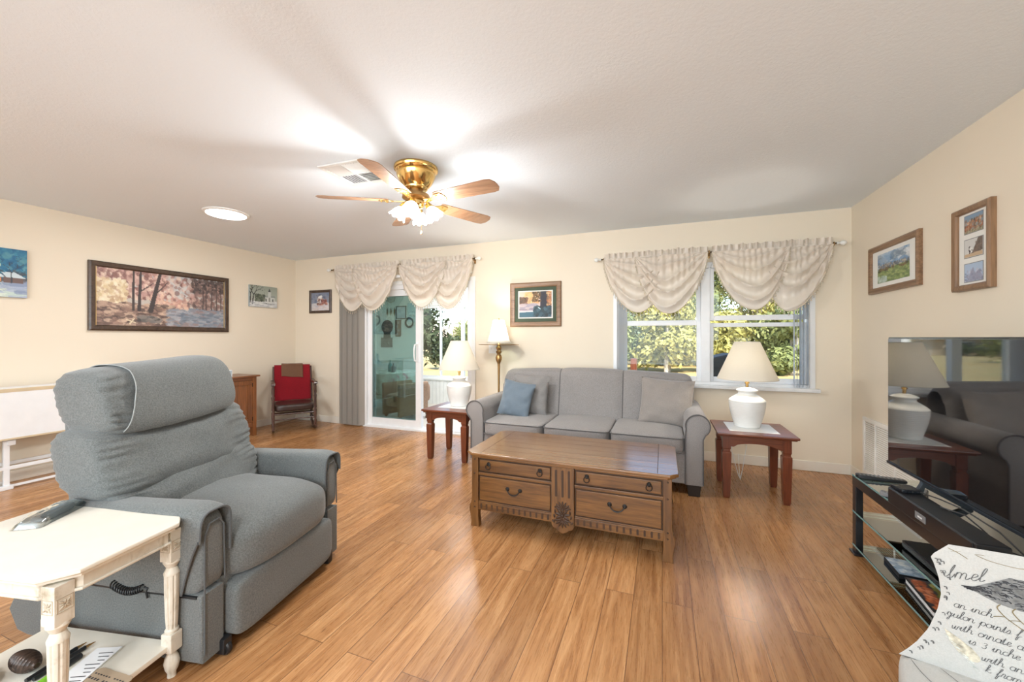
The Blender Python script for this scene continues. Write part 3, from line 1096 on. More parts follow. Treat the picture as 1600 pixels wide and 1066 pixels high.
# ------------------------------------------------------------------ grey recliner
def build_recliner():
    s = thing('recliner', 'grey upholstered lift recliner with plump tiered back in the foreground', 'armchair', (-1.6, .945, 0), R(11))
    W = .83
    def gather(p, q, amp=.010, fr=16, seed=0, edge=.5):
        e = max(0, (abs(p.y) - edge) / (1 - edge))
        wv = math.sin(p.z * fr + 3.4 * noise.noise(Vector((p.y * 2.5 + seed, p.z * 2, seed))))
        zz = p.z + .14 * noise.noise(Vector((p.y * 2.5 + seed, p.z * 2, seed)))
        wv = -1.3 * sum(math.exp(-((zz - g) / .055) ** 2) for g in (-.78, -.52, -.3, -.05, .2, .42, .63, .85)) + .35
        lump = noise.noise(Vector((p.y * 2.2, p.z * 1.6 + seed, p.x * 2))) * .018 + .007 * noise.noise(Vector((p.y * 7 + seed, p.z * 2.2, seed)))
        k = 1 if p.x > -.5 else .3
        q.x += (amp * e * wv + lump) * k
        q.y -= math.copysign(.005 * e * (.5 + .5 * wv), p.y)
        return q
    # lower body
    for y0, y1, nm in ((0, .10, 'side_panel'), (W - .10, W, 'side_panel')):
        bm = nb()
        prism(bm, [(0, .03), (0, .285), (-.86, .285), (-.945, .13), (-.90, .045), (-.84, .03)], 'Y', y0, y1, bev=.012, seg=3)
        finish(nm, bm, 'recliner', s)
    bm = nb(); box(bm, -.80, -.02, .09, W - .09, .05, .30); finish('base', bm, 'recliner', s)
    # arms
    for y0, y1, sg in ((-.004, .112, 1), (W - .112, W + .004, -1)):
        bm = nb()
        def da(p, q):
            q.z -= .02 * (1 - p.x) / 2 if p.z > 0 else 0
            if p.z > 0 and p.x > .6:
                q.z -= .012 * (p.x - .6) / .4
            return q
        cushion(bm, -.70, .0, y0, y1, .272, .60, n=7, cuts=14, disp=da)
        ar = finish('arm', bm, 'recliner', s, angle=60)
        # drape cover over the arm
        bm = nb()
        t = .007
        out = y0 - t if sg == 1 else y1 + t
        inn = y1 + t if sg == 1 else y0 - t
        path = []
        for k in range(9):
            path.append((out, .285 + .22 * k / 8))
        yc, hw2 = (out + inn) / 2, abs(inn - out) / 2
        for k in range(1, 12):
            a = PI * k / 12
            path.append((yc - sg * hw2 * (abs(math.cos(a)) ** .55) * (1 if math.cos(a) > 0 else -1), .515 + .093 * math.sin(a) ** .55))
        for k in range(6):
            path.append((inn, .505 - .10 * k / 5))
        def fc(u, v):
            i = min(int(v * (len(path) - 1)), len(path) - 2)
            fr = v * (len(path) - 1) - i
            y = path[i][0] * (1 - fr) + path[i + 1][0] * fr
            z = path[i][1] * (1 - fr) + path[i + 1][1] * fr
            # front edge: falls back down the outer side
            low = max(0, (.50 - z) / .22) if v < .5 else 0
            front = .006 - .085 * low ** .8
            back = -.66
            x = back + (front - back) * u
            z -= .02 * (1 - u) * (1 if z > .5 else 0)
            z -= .018 * max(0, (u - .86) / .14) ** 2 * (1 if z > .5 else 0)
            return Vector((x, y + .002 * math.sin(u * 9 + z * 20), z + .0025))
        grid(bm, 34, 70, fc)
        cv = finish('arm_cover', bm, 'recliner', s, angle=80)
        bm = nb(); tube(bm, [fc(1, v / 60) for v in range(61)], .0042, 6)
        finish('binding', bm, 'recliner_pipe', cv)
    # inset front seam of the near and far arm
    for y0 in (.012, W - .10):
        bm = nb()
        tube(bm, [(.002, y0 + .0, .06), (.002, y0, .50), (.002, y0 + .02, .545), (.002, y0 + .06, .55), (.002, y0 + .08, .52), (.002, y0 + .085, .30)], .0032, 6)
        finish('seam', bm, 'recliner_pipe', s)
    # black gap between arm and base on the near side
    bm = nb(); box(bm, -.84, -.02, -.0035, .05, .275, .283); finish('gap_trim', bm, 'black', s)
    # footrest panel and seat
    bm = nb()
    cushion(bm, -.06, .052, .108, W - .108, .045, .275, n=8, cuts=12)
    finish('footrest', bm, 'recliner', s, angle=60)
    bm = nb()
    def ds(p, q):
        if p.z > 0:
            q.z += .045 * (1 - p.y ** 2) * (1 - .35 * p.x)
            q.z -= .03 * max(0, p.x) ** 2
        if p.x > .5:
            q.x += .012 * (1 - p.y ** 2)
        q.z += .006 * noise.noise(Vector((p.x * 3, p.y * 3, 2)))
        return q
    cushion(bm, -.56, .058, .104, W - .104, .255, .485, n=5, cuts=18, disp=ds)
    finish('seat', bm, 'recliner', s, angle=70)
    # backrest: three plump tiers leaning back, each carried by the shell
    def tier(name, zc, hz, xf, depth, y0, y1, sd, n=3.2, sag=.035, cuts=44, ny=7):
        bm = nb()
        def dd(p, q):
            q = gather(p, q, .014, 9, sd)
            q.z -= sag * (p.y * -.55 + .0)          # seams run lower at the near side
            q.z -= .018 * (1 - p.y * p.y) * (1 if p.z < 0 else .4)
            q.x -= (q.z - zc) * .30
            return q
        cushion(bm, xf - depth, xf, y0, y1, zc - hz, zc + hz, n=n, cuts=cuts, disp=dd, ny=ny)
        return finish(name, bm, 'recliner', s, angle=75)
    bm = nb()
    prism(bm, [(-.62, .30), (-.60, .60), (-.72, 1.02), (-.80, 1.04), (-.84, .9), (-.80, .30)], 'Y', .10, W - .10, bev=.04, seg=4)
    finish('back_shell', bm, 'recliner', s)
    tier('lower_backrest', .545, .135, -.40, .26, .03, W - .10, 3)
    tier('middle_backrest', .745, .150, -.455, .32, .005, W - .10, 7)
    hd = tier('headrest', .99, .148, -.50, .33, .048, W - .165, 12, n=2.7)
    # cover draped over the headrest
    bm = nb()
    def fh(u, v):
        ys = .175 - .085 * max(0, 1 - v / .5)
        y = ys + (W - .205 - ys) * u
        a = R(-44 + 191 * v)
        hc_, hw_ = (W - .117) / 2, (W - .213) / 2
        pn = abs((y - hc_) / hw_)
        k = (1 - pn ** 7) ** (1 / 7) if pn < 1 else 0
        ca, sa = math.cos(a), math.sin(a)
        den = (abs(ca) ** 2.7 + abs(sa) ** 2.7) ** (1 / 2.7)
        px, pz = ca / den * k, sa / den * k
        x = -.50 - .165 + px * (.165 + .006) + .008
        z = .99 + pz * (.148 + .008)
        py = (y - hc_) / hw_
        z += .035 * .55 * py - .018 * (1 - py * py) * (1 if pz < 0 else .4)
        x -= (z - .99) * .30
        x += .005 * noise.noise(Vector((py * 3, v * 4, 5))) * (1 if v < .4 else .3) + .006
        return Vector((x, y, z))
    grid(bm, 44, 44, fh)
    hc = finish('headrest_cover', bm, 'recliner', s, angle=80)
    bm = nb(); tube(bm, [fh(0, v / 50) for v in range(51)], .0022, 6)
    finish('binding', bm, 'recliner_pale', hc)
    # castor foot
    bm = nb(); box(bm, -.055, .02, .075, .115, .008, .07, bev=.008)
    lathe(bm, [(0, -.011), (.022, -.011), (.026, -.006), (.026, .006), (.022, .011), (0, .011)], 18, mat=tr(.006, .095, .026) @ Matrix.Rotation(R(90), 4, 'X'))
    finish('caster', bm, 'black', s)
    bm = nb(); box(bm, -.055, .02, W - .115, W - .075, .0, .07, bev=.008)
    finish('caster', bm, 'black', s)
    bm = nb()
    for x in (-.80,):
        box(bm, x, x + .06, .08, W - .08, 0, .06)
    finish('foot_bar', bm, 'black', s)
    # coiled hand control cord on the near side
    bm = nb()
    pts = []
    for k in range(140):
        a = k * .62
        pts.append((-.36 + .0010 * k - .02, -.018 + .012 * math.cos(a), .305 - .02 * math.sin(k / 139 * PI) + .012 * math.sin(a)))
    tube(bm, pts, .0032, 6)
    tube(bm, [(-.24, -.012, .305), (-.225, -.012, .302), (-.235, -.010, .285), (-.235, -.006, .26)], .004, 6)
    finish('coiled_cord', bm, 'black', s)
build_recliner()

# ------------------------------------------------------------------ cream side table (foreground)
def build_side_table():
    # local x along its width (right = +x), y towards the back; the root stands at the middle of the top
    th = R(12.3)
    ux, uy = math.cos(th), math.sin(th)
    ox, oy = -1.7, .75
    cx = ox + (-.235) * ux + .015 * math.sin(th)
    cy = oy + (-.235) * uy - .015 * math.cos(th)
    t = thing('side_table', 'cream distressed side table with turned legs beside the recliner', 'table', (cx, cy, 0), th)
    hw, hd = .325, .207
    def oct(o, c=.062):
        a, b = hw + o, hd + o
        return [(-a + c, -b), (a - c, -b), (a, -b + c), (a, b - c), (a - c, b), (-a + c, b), (-a, b - c), (-a, -b + c)]
    bm = nb()
    prism(bm, oct(0), 'Z', .562, .58, bev=.006, seg=3)
    prism(bm, oct(-.008), 'Z', .552, .563, bev=.003)
    finish('table_top', bm, 'cream_top', t)
    bm = nb()
    prism(bm, oct(-.022), 'Z', .513, .553, bev=.003)
    prism(bm, oct(-.016), 'Z', .505, .515, bev=.004)
    finish('apron', bm, 'cream_paint', t)
    def leg(x, y, a):
        bm = nb()
        m = tr(x, y, 0) @ Matrix.Rotation(a, 4, 'Z')
        box(bm, -.024, .024, -.024, .024, .43, .545, bev=.003, mat=m)
        lathe(bm, [(0, .435), (.024, .435), (.026, .425), (.021, .415), (.016, .405), (.020, .395), (.024, .385), (.0235, .378)], 24, mat=m)
        # fluted taper
        rings = []
        t2 = nb()
        for z, r in ((.38, .0225), (.30, .0215), (.22, .019), (.178, .0165)):
            rings.append([t2.verts.new(((r - .0028 * (k % 4 == 2)) * math.cos(k * PI / 16), (r - .0028 * (k % 4 == 2)) * math.sin(k * PI / 16), z)) for k in range(32)])
        for A, Bq in zip(rings, rings[1:]):
            for k in range(32):
                t2.faces.new((A[k], A[(k + 1) % 32], Bq[(k + 1) % 32], Bq[k]))
        merge(bm, t2, m)
        lathe(bm, [(.0165, .18), (.021, .174), (.021, .168), (.0185, .163)], 24, mat=m)
        box(bm, -.023, .023, -.023, .023, .095, .165, bev=.006, mat=m)
        lathe(bm, [(.015, .098), (.0125, .088), (.021, .07), (.024, .052), (.020, .03), (.013, .014), (.014, 0), (0, 0)], 24, mat=m)
        o = finish('leg', bm, 'cream_paint', t, angle=30)
        # carved square flower on the outer faces of the block
        bm = nb()
        for q in range(2):
            mm = m @ Matrix.Rotation(-PI / 2 * q, 4, 'Z') if x < 0 else m @ Matrix.Rotation(PI / 2 * q, 4, 'Z')
            for k in range(8):
                t3 = nb()
                bmesh.ops.create_uvsphere(t3, u_segments=8, v_segments=5, radius=1)
                L = .0175 if k % 2 else .012
                merge(bm, t3, mm @ tr(0, -.0245, .487) @ Matrix.Rotation(k * PI / 4, 4, 'Y') @ tr(0, 0, L * .55) @ Matrix.Diagonal((.0032, .003, L * .5, 1)))
            for a0, a1, z0, z1 in ((-.019, .019, .4665, .468), (-.019, .019, .506, .5075), (-.019, -.0175, .4665, .5075), (.0175, .019, .4665, .5075)):
                box(bm, a0, a1, -.0252, -.023, z0, z1, mat=mm)
        finish('carving', bm, 'cream_groove', o)
    for sx in (-1, 1):
        for sy in (-1, 1):
            leg(sx * (hw - .052), sy * (hd - .045), 0)
    bm = nb(); box(bm, -hw + .045, hw - .045, -hd + .04, hd - .04, .105, .125, bev=.004)
    finish('shelf', bm, 'cream_top', t)
    return t, (cx, cy), th
ST, STC, STH = build_side_table()
def st(x, y, z):
    return (STC[0] + x * math.cos(STH) - y * math.sin(STH), STC[1] + x * math.sin(STH) + y * math.cos(STH), z)

# bagged remote on the table top
p = thing('bagged_remote', 'small grey remote control sealed in a clear plastic bag on the cream table', 'remote', st(-.195, .125, .58), STH + R(112))
bm = nb(); cushion(bm, -.075, .055, -.026, .026, .003, .030, n=6, cuts=6)
finish('remote_body', bm, 'grey_plastic', p)
bm = nb(); box(bm, -.03, .035, -.014, .014, .0295, .0315, bev=.0005); finish('label_strip', bm, 'blue_tape', p)
bm = nb()
def fb(u, v):
    a, b = u * 2 - 1, v * 2 - 1
    e = max(0, (1 - abs(a) ** 4) * (1 - abs(b) ** 3)) ** .5
    return Vector((-.015 + a * .105, b * .044, .0015 + .036 * e + .004 * e * noise.noise(Vector((a * 6, b * 4, 1)))))
grid(bm, 30, 18, fb); finish('clear_bag', bm, 'bag', p)

# things on its lower shelf
SZ = .125
def on_shelf(name, label, cat, x, y, a, group=None):
    return thing(name, label, cat, st(x, y, SZ), STH + R(a), group)
o = on_shelf('notepad', 'long white printed list lying on the shelf of the cream table', 'paper', .118, -.035, 104)
bm = nb(); box(bm, -.14, .14, -.042, .042, .001, .006, bev=.001); finish('sheet', bm, 'paper', o)
bm = nb()
for k in range(15):
    x = -.12 + k * .0165
    box(bm, x, x + .003, -.034, -.034 + .022 + .012 * ((k * 7) % 3), .0062, .0066)
finish('printed_lines', bm, 'ink', o)
o = on_shelf('card', 'tan printed card with rows of dark marks on the cream table shelf', 'card', .225, -.025, -6)
bm = nb(); prism(bm, [(-.08, -.045), (.08, -.045), (.08, .035), (.07, .045), (-.07, .045), (-.08, .035)], 'Z', .001, .003); finish('card_sheet', bm, 'kraft', o)
bm = nb()
for r_ in range(4):
    for k in range(11):
        if (k * 3 + r_) % 7:
            x = -.068 + k * .0125
            box(bm, x, x + .007, -.033 + r_ * .018, -.029 + r_ * .018 + .003 * (r_ == 2), .0031, .0034)
finish('printed_marks', bm, 'ink', o)
for i, (x, y, a, mt, lab) in enumerate(((.0, .028, 88, 'black', 'black pen with brass tip lying nearest the long white list'), (-.022, .02, 92, 'black', 'black pen lying between the other black pen and the pine cones'))):
    o = on_shelf('pen', lab, 'pen', x, y, a, 'pens on the cream table shelf')
    bm = nb(); tube(bm, [(-.08, 0, .0085), (.055, 0, .0085)], .007, 10); finish('barrel', bm, mt, o)
    bm = nb(); tube(bm, [(.055, 0, .0085), (.06, 0, .0085), (.085, 0, .007)], [.006, .005, .0012], 10); finish('tip', bm, 'brass_old', o)
o = on_shelf('highlighter', 'lime green highlighter pen on the cream table shelf', 'highlighter', .036, -.01, 94)
bm = nb(); tube(bm, [(-.07, 0, .01), (.02, 0, .01)], .009, 12); finish('barrel', bm, 'green', o)
bm = nb(); tube(bm, [(.02, 0, .01), (.06, 0, .01)], .0098, 12); finish('cap', bm, 'black', o)
M['hair_brown'] = plain('ribbed_dark_brown', (.055, .035, .026), .3, .3, var=.6, scale=60)
for i, (x, y, a, lab) in enumerate(((-.092, -.018, -8, 'dark brown ribbed pine cone on the cream table shelf, the one beside the near leg'), (-.155, -.085, -14, 'dark brown ribbed pine cone at the frame edge on the cream table shelf'))):
    bm = nb()
    prof = []
    for k in range(37):
        s = k / 36
        r_ = .030 * math.sin(PI * min(1, s * .93 + .05)) ** .6 + .0022 * math.cos(k * PI / 1.5)
        prof.append((max(.002, r_), -.062 + .124 * s))
    lathe(bm, prof, 22, mat=tr(0, 0, .0295) @ Matrix.Rotation(R(90), 4, 'Y'))
    o = finish('pine_cone', bm, 'hair_brown', None, angle=60)
    o.location = st(x, y, SZ); o.rotation_euler = (0, 0, STH + R(a))
    tag(o, lab, 'pine cone', 'pine cones on the cream table shelf')

# ------------------------------------------------------------------ ceiling fan
def build_fan():
    f = thing('ceiling_fan', 'brass ceiling fan with five oak blades and lit glass shades', 'ceiling fan', (-1.61, 2.32, ZC))
    bm = nb()
    lathe(bm, [(.150, 0), (.152, -.012), (.148, -.022), (.140, -.026), (.136, -.034), (.130, -.04), (.134, -.05), (.132, -.062), (.122, -.085), (.108, -.11), (.092, -.13), (.080, -.14), (.078, -.15), (.07, -.158), (0, -.158)], 48)
    h = finish('housing', bm, 'brass', f, angle=30)
    bm = nb(); lathe(bm, [(0, -.15), (.045, -.15), (.045, -.185), (.09, -.19), (.095, -.20), (.095, -.215), (.07, -.225), (0, -.225)], 36)
    finish('motor_hub', bm, 'brass_old', f, angle=30)
    bm = nb(); lathe(bm, [(0, -.22), (.05, -.22), (.056, -.235), (.056, -.262), (.045, -.28), (.02, -.292), (.012, -.30), (0, -.302)], 32)
    finish('light_kit_bowl', bm, 'brass', f, angle=30)
    zb = -.235
    for k in range(5):
        a = R(65 + 72 * k)
        m = Matrix.Rotation(a, 4, 'Z') @ tr(0, 0, zb) @ Matrix.Rotation(R(-12), 4, 'X')
        bm = nb()
        out = [(.185, -.052), (.20, -.058), (.60, -.070), (.635, -.062), (.655, -.03), (.658, 0), (.655, .03), (.635, .062), (.60, .070), (.20, .058), (.185, .052)]
        prism(bm, out, 'Z', -.003, .003, bev=.0015, mat=m)
        bl = finish('blade', bm, 'blade', f)
        bm = nb()
        prism(bm, [(.08, -.022), (.15, -.014), (.18, -.042), (.235, -.046), (.25, -.02), (.25, .02), (.235, .046), (.18, .042), (.15, .014), (.08, .022)], 'Z', -.010, -.0035, bev=.002, mat=m)
        for x, y in ((.20, -.028), (.20, .028), (.235, 0)):
            lathe(bm, [(.006, 0), (.006, -.004), (0, -.006)], 10, mat=m @ tr(x, y, -.010))
        finish('blade_iron', bm, 'brass', bl)
    for k in range(4):
        a = R(20 + 90 * k)
        m = Matrix.Rotation(a, 4, 'Z')
        bm = nb()
        pts = [m @ Vector(q) for q in ((.045, 0, -.240), (.066, 0, -.235), (.082, 0, -.245), (.089, 0, -.262))]
        tube(bm, pts, .008, 10)
        lathe(bm, [(0, .022), (.018, .02), (.024, .0), (.024, -.012)], 20, mat=m @ tr(.091, 0, -.270) @ Matrix.Rotation(R(-32), 4, 'Y'))
        ar = finish('light_arm', bm, 'brass', f)
        bm = nb()
        mm = m @ tr(.093, 0, -.277) @ Matrix.Rotation(R(-32), 4, 'Y')
        def tul(u, v):
            an = u * 2 * PI
            s = v
            r = .018 + .031 * math.sin(min(1, s * 1.35) * PI / 2) + .012 * max(0, s - .7) / .3
            r *= 1 + .05 * math.cos(an * 8) * max(0, s - .6) / .4
            return mm @ Vector((r * math.cos(an), r * math.sin(an), -.08 * s - .006 * math.cos(an * 8) * max(0, s - .8) / .2))
        grid(bm, 48, 14, tul, cu=True)
        finish('glass_shade', bm, 'frost', ar, angle=80)
        bm = nb(); lathe(bm, [(0, .0), (.012, 0), (.013, -.02), (.023, -.045), (.02, -.065), (0, -.075)], 16, mat=mm)
        finish('bulb', bm, 'bulb', ar)
        p = mm @ Vector((0, 0, -.10))
        light('fan_light', 'POINT', (f.location.x + p.x, f.location.y + p.y, ZC + p.z), 20, (.96, .97, .96), shadow_soft_size=.045)
    bm = nb()
    tube(bm, [(.03, .02, -.29), (.03, .02, -.44)], .0014, 5)
    lathe(bm, [(0, 0), (.005, -.004), (.006, -.02), (0, -.026)], 10, c=(.03, .02, -.44))
    finish('pull_chain', bm, 'brass', f)
build_fan()

# ------------------------------------------------------------------ ceiling vent and disc light
v = thing('ceiling_vent', 'white square ceiling air vent beside the brass fan', 'vent', (-2.06, 2.23, ZC), R(2))
bm = nb()
hw = .178
for a in ((-hw, hw, -hw, -hw + .028), (-hw, hw, hw - .028, hw), (-hw, -hw + .028, -hw + .028, hw - .028), (hw - .028, hw, -hw + .028, hw - .028), (-.008, .008, -hw + .02, hw - .02), (-hw + .02, hw - .02, -.008, .008)):
    box(bm, *a, -.012, 0, bev=.003)
finish('frame', bm, 'white_paint', v)
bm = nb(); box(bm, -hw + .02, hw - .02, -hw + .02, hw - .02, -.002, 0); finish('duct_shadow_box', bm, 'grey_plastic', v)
for qx in (0, 1):
    for qy in (0, 1):
        for k in range(6):
            bm = nb()
            a = -hw + .032 + qx * (hw - .022) if True else 0
            q0 = (-hw + .03, .0 - .01) if qx == 0 else (.01, hw - .03)
            p0 = (-hw + .03, -.01) if qy == 0 else (.01, hw - .03)
            if (qx + qy) % 2 == 0:
                y = p0[0] + (p0[1] - p0[0]) * (k + .5) / 6
                box(bm, q0[0], q0[1], y - .007, y + .007, -.0095, -.008, mat=rot('X', 35 if qy else -35, (0, y, -.009)))
            else:
                x = q0[0] + (q0[1] - q0[0]) * (k + .5) / 6
                box(bm, x - .007, x + .007, p0[0], p0[1], -.0095, -.008, mat=rot('Y', -35 if qx else 35, (x, 0, -.009)))
            finish('louver', bm, 'white_paint', v)
dl = thing('ceiling_light', 'round flush ceiling light glowing white near the left wall', 'ceiling light', (-3.88, 2.51, ZC))
bm = nb(); lathe(bm, [(.185, 0), (.185, -.008), (.172, -.016), (.16, -.016), (.16, 0)], 48); finish('trim_ring', bm, 'white_paint', dl)
bm = nb(); lathe(bm, [(.16, -.008), (.158, -.02), (.13, -.028), (.07, -.032), (0, -.033)], 48); finish('diffuser', bm, 'disc', dl)
light('disc_or_fill_light', 'AREA', (-3.88, 2.51, ZC - .04), 16, (.97, .98, 1), shape='DISK', size=.3)
# two unseen copies of the ceiling light, added behind the camera as fill
for x, y, wh in ((-3.6, -.9, 'left'), (-.5, -.8, 'right')):
    dd = dup(dl, (x, y, ZC), 0, 'added round fill light unseen behind the camera on the %s side' % wh)
    light('disc_or_fill_light', 'AREA', (x, y, ZC - .04), 22 if wh == 'left' else 34, (.98, .98, 1), shape='DISK', size=.3)

# ------------------------------------------------------------------ TV stand, TV and what lies on it
def build_stand():
    x0, x1, y0, y1 = 1.035, 1.46, 1.42, 2.85
    t = thing('tv_stand', 'black metal television stand with three clear glass shelves', 'tv stand', (0, 0, 0))
    def post(x, y):
        bm = nb(); box(bm, x - .018, x + .018, y - .02, y + .02, .012, .448, bev=.003)
        box(bm, x - .03, x + .03, y - .035, y + .035, 0, .014, bev=.004)
        finish('leg', bm, 'black_metal', t)
    for x in (x0 + .02, x1 - .02):
        for y in (y0 + .02, y1 - .02):
            post(x, y)
    for x in (x0 + .012, x1 - .012):
        bm = nb(); box(bm, x - .012, x + .012, y0, y1, .395, .447, bev=.004); finish('top_rail', bm, 'black_metal', t)
    for y in (y0 + .012, y1 - .012):
        bm = nb(); box(bm, x0 + .02, x1 - .02, y - .012, y + .012, .395, .447, bev=.004); finish('end_rail', bm, 'black_metal', t)
    for z, nm in ((.447, 'top'), (.238, 'middle'), (.045, 'lower')):
        bm = nb(); box(bm, x0 + (.002 if z > .4 else .004), x1 - .002, y0 + .01, y1 - .005, z, z + .008, bev=.002)
        g = finish('glass_shelf', bm, 'shelf_glass', t)
        bm = nb(); box(bm, x0 - .0005, x0 + .003, y0 + .008, y1 - .003, z, z + .0085, bev=.001); finish('edge', bm, 'glass_edge', g)
build_stand()
GZ = .455
def build_tv():
    x, ya, yb, z0, z1 = 1.15, 1.50, 2.74, .568, 1.253
    t = thing('television', 'large flat black television with glossy screen on the glass stand', 'television', (0, 0, 0))
    bm = nb(); box(bm, x + .004, x + .03, ya, yb, z0, z1, bev=.004)
    box(bm, x + .03, x + .07, ya + .2, yb - .2, z0 + .05, z0 + .42, bev=.012)
    finish('body', bm, 'black_gloss', t)
    bm = nb(); box(bm, x, x + .006, ya + .008, yb - .008, z0 + .014, z1 - .008, bev=.0015); finish('screen', bm, 'screen', t)
    bm = nb()
    box(bm, x - .003, x + .012, ya - .002, yb + .002, z0 - .002, z0 + .013, bev=.003)
    finish('bottom_bezel', bm, 'bezel', t)
    for y in (ya + .20, yb - .28):
        bm = nb()
        prism(bm, [(x + .015, z0 + .01), (x + .028, z0 + .01), (x + .19, GZ + .010), (x + .19, GZ), (x + .16, GZ), (x + .02, z0 - .035), (x - .0, GZ + .0), (x - .035, GZ), (x - .035, GZ + .008), (x + .008, z0 - .02)], 'Y', y - .012, y + .012, bev=.002)
        finish('foot', bm, 'bezel', t)
M['bezel'] = plain('dark_blue_grey_metal', (.055, .07, .09), .25, .7, var=.05)
build_tv()
sb = thing('soundbar', 'long black soundbar with a small silver badge before the television', 'soundbar', (0, 0, 0))
bm = nb(); box(bm, 1.022, 1.118, 1.86, 2.43, GZ, .53, bev=.006, seg=3); finish('body', bm, 'black', sb)
bm = nb(); box(bm, 1.0185, 1.0235, 1.87, 2.42, GZ + .004, .526, bev=.002); finish('front_mesh', bm, 'black_metal', sb)
bm = nb(); box(bm, 1.0165, 1.020, 2.13, 2.20, .476, .505, bev=.001); bd = finish('badge', bm, 'grey_plastic', sb)
bm = nb(); box(bm, 1.0158, 1.0168, 2.15, 2.18, .487, .493); finish('badge_mark', bm, 'paper', bd)
bx = thing('streaming_box', 'small black streaming box with a cable on top of the soundbar', 'streaming box', (1.07, 2.385, .53), R(8))
bm = nb(); cushion(bm, -.042, .042, -.042, .042, 0, .018, n=8, cuts=6); finish('body', bm, 'black_gloss', bx)
bm = nb()
tube(bm, [(.03, -.04, .010), (.05, -.12, .012), (.075, -.2, .004), (.10, -.32, -.03), (.09, -.42, -.064), (.11, -.52, -.070), (.20, -.60, -.070)], .003, 6)
finish('cable', bm, 'black', bx)
bm = nb()
tube(bm, [(1.10, 2.20, .533), (1.14, 2.13, .534), (1.17, 2.10, .50), (1.19, 2.02, .4585), (1.24, 1.95, .4585), (1.30, 1.98, .4585), (1.38, 1.90, .4585)], .0028, 6)
o = finish('cable', bm, 'black'); tag(o, 'thin black cable trailing behind the soundbar on the glass top', 'cable')
def remote(label, loc, rz, L, W_, mt='black'):
    r = thing('remote_control', label, 'remote', loc, rz, 'remote controls on the television stand')
    bm = nb()
    def dd(p, q):
        q.z += .006 * max(0, -p.x) * (1 if p.z > 0 else 0)
        return q
    cushion(bm, -L / 2, L / 2, -W_ / 2, W_ / 2, 0, .02, n=5, cuts=10, disp=dd); finish('body', bm, mt, r)
    bm = nb()
    for i in range(11):
        for j in range(3):
            x, y = -L * .42 + L * .8 * i / 10, (j - 1) * W_ * .27
            box(bm, x - .004, x + .004, y - .0045, y + .0045, .0195, .0245 if x < 0 else .0215, bev=.001)
    finish('button_pad', bm, 'grey_plastic', r)
remote('long black remote control at the corner of the glass stand, nearest the wall grille', (1.135, 2.772, GZ), R(-6), .215, .05)
remote('short grey remote control half hidden behind the end of the soundbar', (1.075, 2.49, GZ), R(-28), .11, .038, 'grey_plastic')
remote('black remote control lying on the glass top in front of the television feet', (1.22, 2.58, GZ), R(60), .14, .04)
# middle shelf
MZ = .2462
o = thing('disc_player', 'slim black disc player on the middle glass shelf', 'disc player', (0, 0, 0))
bm = nb(); box(bm, 1.075, 1.30, 1.98, 2.42, MZ + .004, MZ + .038, bev=.003); finish('case', bm, 'black', o)
bm = nb(); box(bm, 1.071, 1.076, 1.98, 2.42, MZ + .008, MZ + .036, bev=.002); finish('front_panel', bm, 'black_gloss', o)
bm = nb(); box(bm, 1.0695, 1.0715, 2.0, 2.40, MZ + .030, MZ + .033); finish('chrome_strip', bm, 'bezel', o)
bm = nb()
for y in (2.02, 2.38):
    for x in (1.10, 1.27):
        box(bm, x - .01, x + .01, y - .01, y + .01, MZ, MZ + .006)
finish('foot', bm, 'black', o)
o = thing('cable_box', 'dark cable box with a vented top behind the disc player', 'cable box', (0, 0, 0))
bm = nb(); box(bm, 1.145, 1.33, 2.13, 2.34, MZ + .038, MZ + .085, bev=.003); finish('case', bm, 'black_metal', o)
bm = nb()
for k in range(16):
    y = 2.14 + k * .0125
    box(bm, 1.16, 1.32, y, y + .005, MZ + .0845, MZ + .086)
finish('vent_slots', bm, 'grey_plastic', o)
# lower shelf
LZ = .0532
o = thing('disc_case', 'pale blue boxed disc set on the lower glass shelf', 'disc case', (1.19, 2.60, LZ), R(-4))
bm = nb(); box(bm, -.085, .11, -.10, .075, 0, .022, bev=.002); finish('box', bm, 'black', o)
cv = Canvas(40, 40, (185, 200, 215), (140, 165, 190), 5)
cv.dabs(120, 0, 1, 0, 1, .06, [(215, 225, 235), (120, 150, 180), (170, 190, 210), (235, 238, 240)])
pc = picture('cover_print', cv, (.19, .17), 'print', o); pc.rotation_euler = (R(-90), 0, 0); pc.location = (.0125, -.0125, .0225)
o = thing('book', 'hardback book with an orange flower cover on the lower glass shelf', 'book', (1.20, 2.335, LZ), R(-5))
bm = nb(); box(bm, -.11, .13, -.145, .125, 0, .006, bev=.002); box(bm, -.11, .13, -.145, .125, .026, .032, bev=.002); box(bm, .122, .13, -.145, .125, 0, .032, bev=.002); finish('hard_cover', bm, 'black', o)
bm = nb(); box(bm, -.106, .124, -.141, .121, .006, .026); finish('page_block', bm, 'paper', o)
cv = Canvas(60, 60, (70, 70, 75), (45, 45, 50), 3)
cv.poly([(.45, 0), (1, 0), (1, .55), (.62, .48)], (225, 225, 220))
cv.dabs(70, .28, .62, .05, .6, .05, [(150, 140, 60), (200, 190, 110), (120, 130, 60), (180, 120, 70)])
cv.dabs(120, .05, .25, .05, .95, .04, [(215, 120, 70), (190, 90, 50), (230, 150, 110), (160, 80, 50)])
pc = picture('cover_print', cv, (.23, .26), 'print', o); pc.rotation_euler = (R(-90), 0, 0); pc.location = (.01, -.01, .0326)
o = thing('book', 'thin dark book under the frame-side end of the lower glass shelf', 'book', (1.20, 2.02, LZ), R(3))
bm = nb(); box(bm, -.11, .11, -.13, .13, 0, .005, bev=.001); box(bm, -.11, .11, -.13, .13, .018, .023, bev=.001); finish('hard_cover', bm, 'black', o)
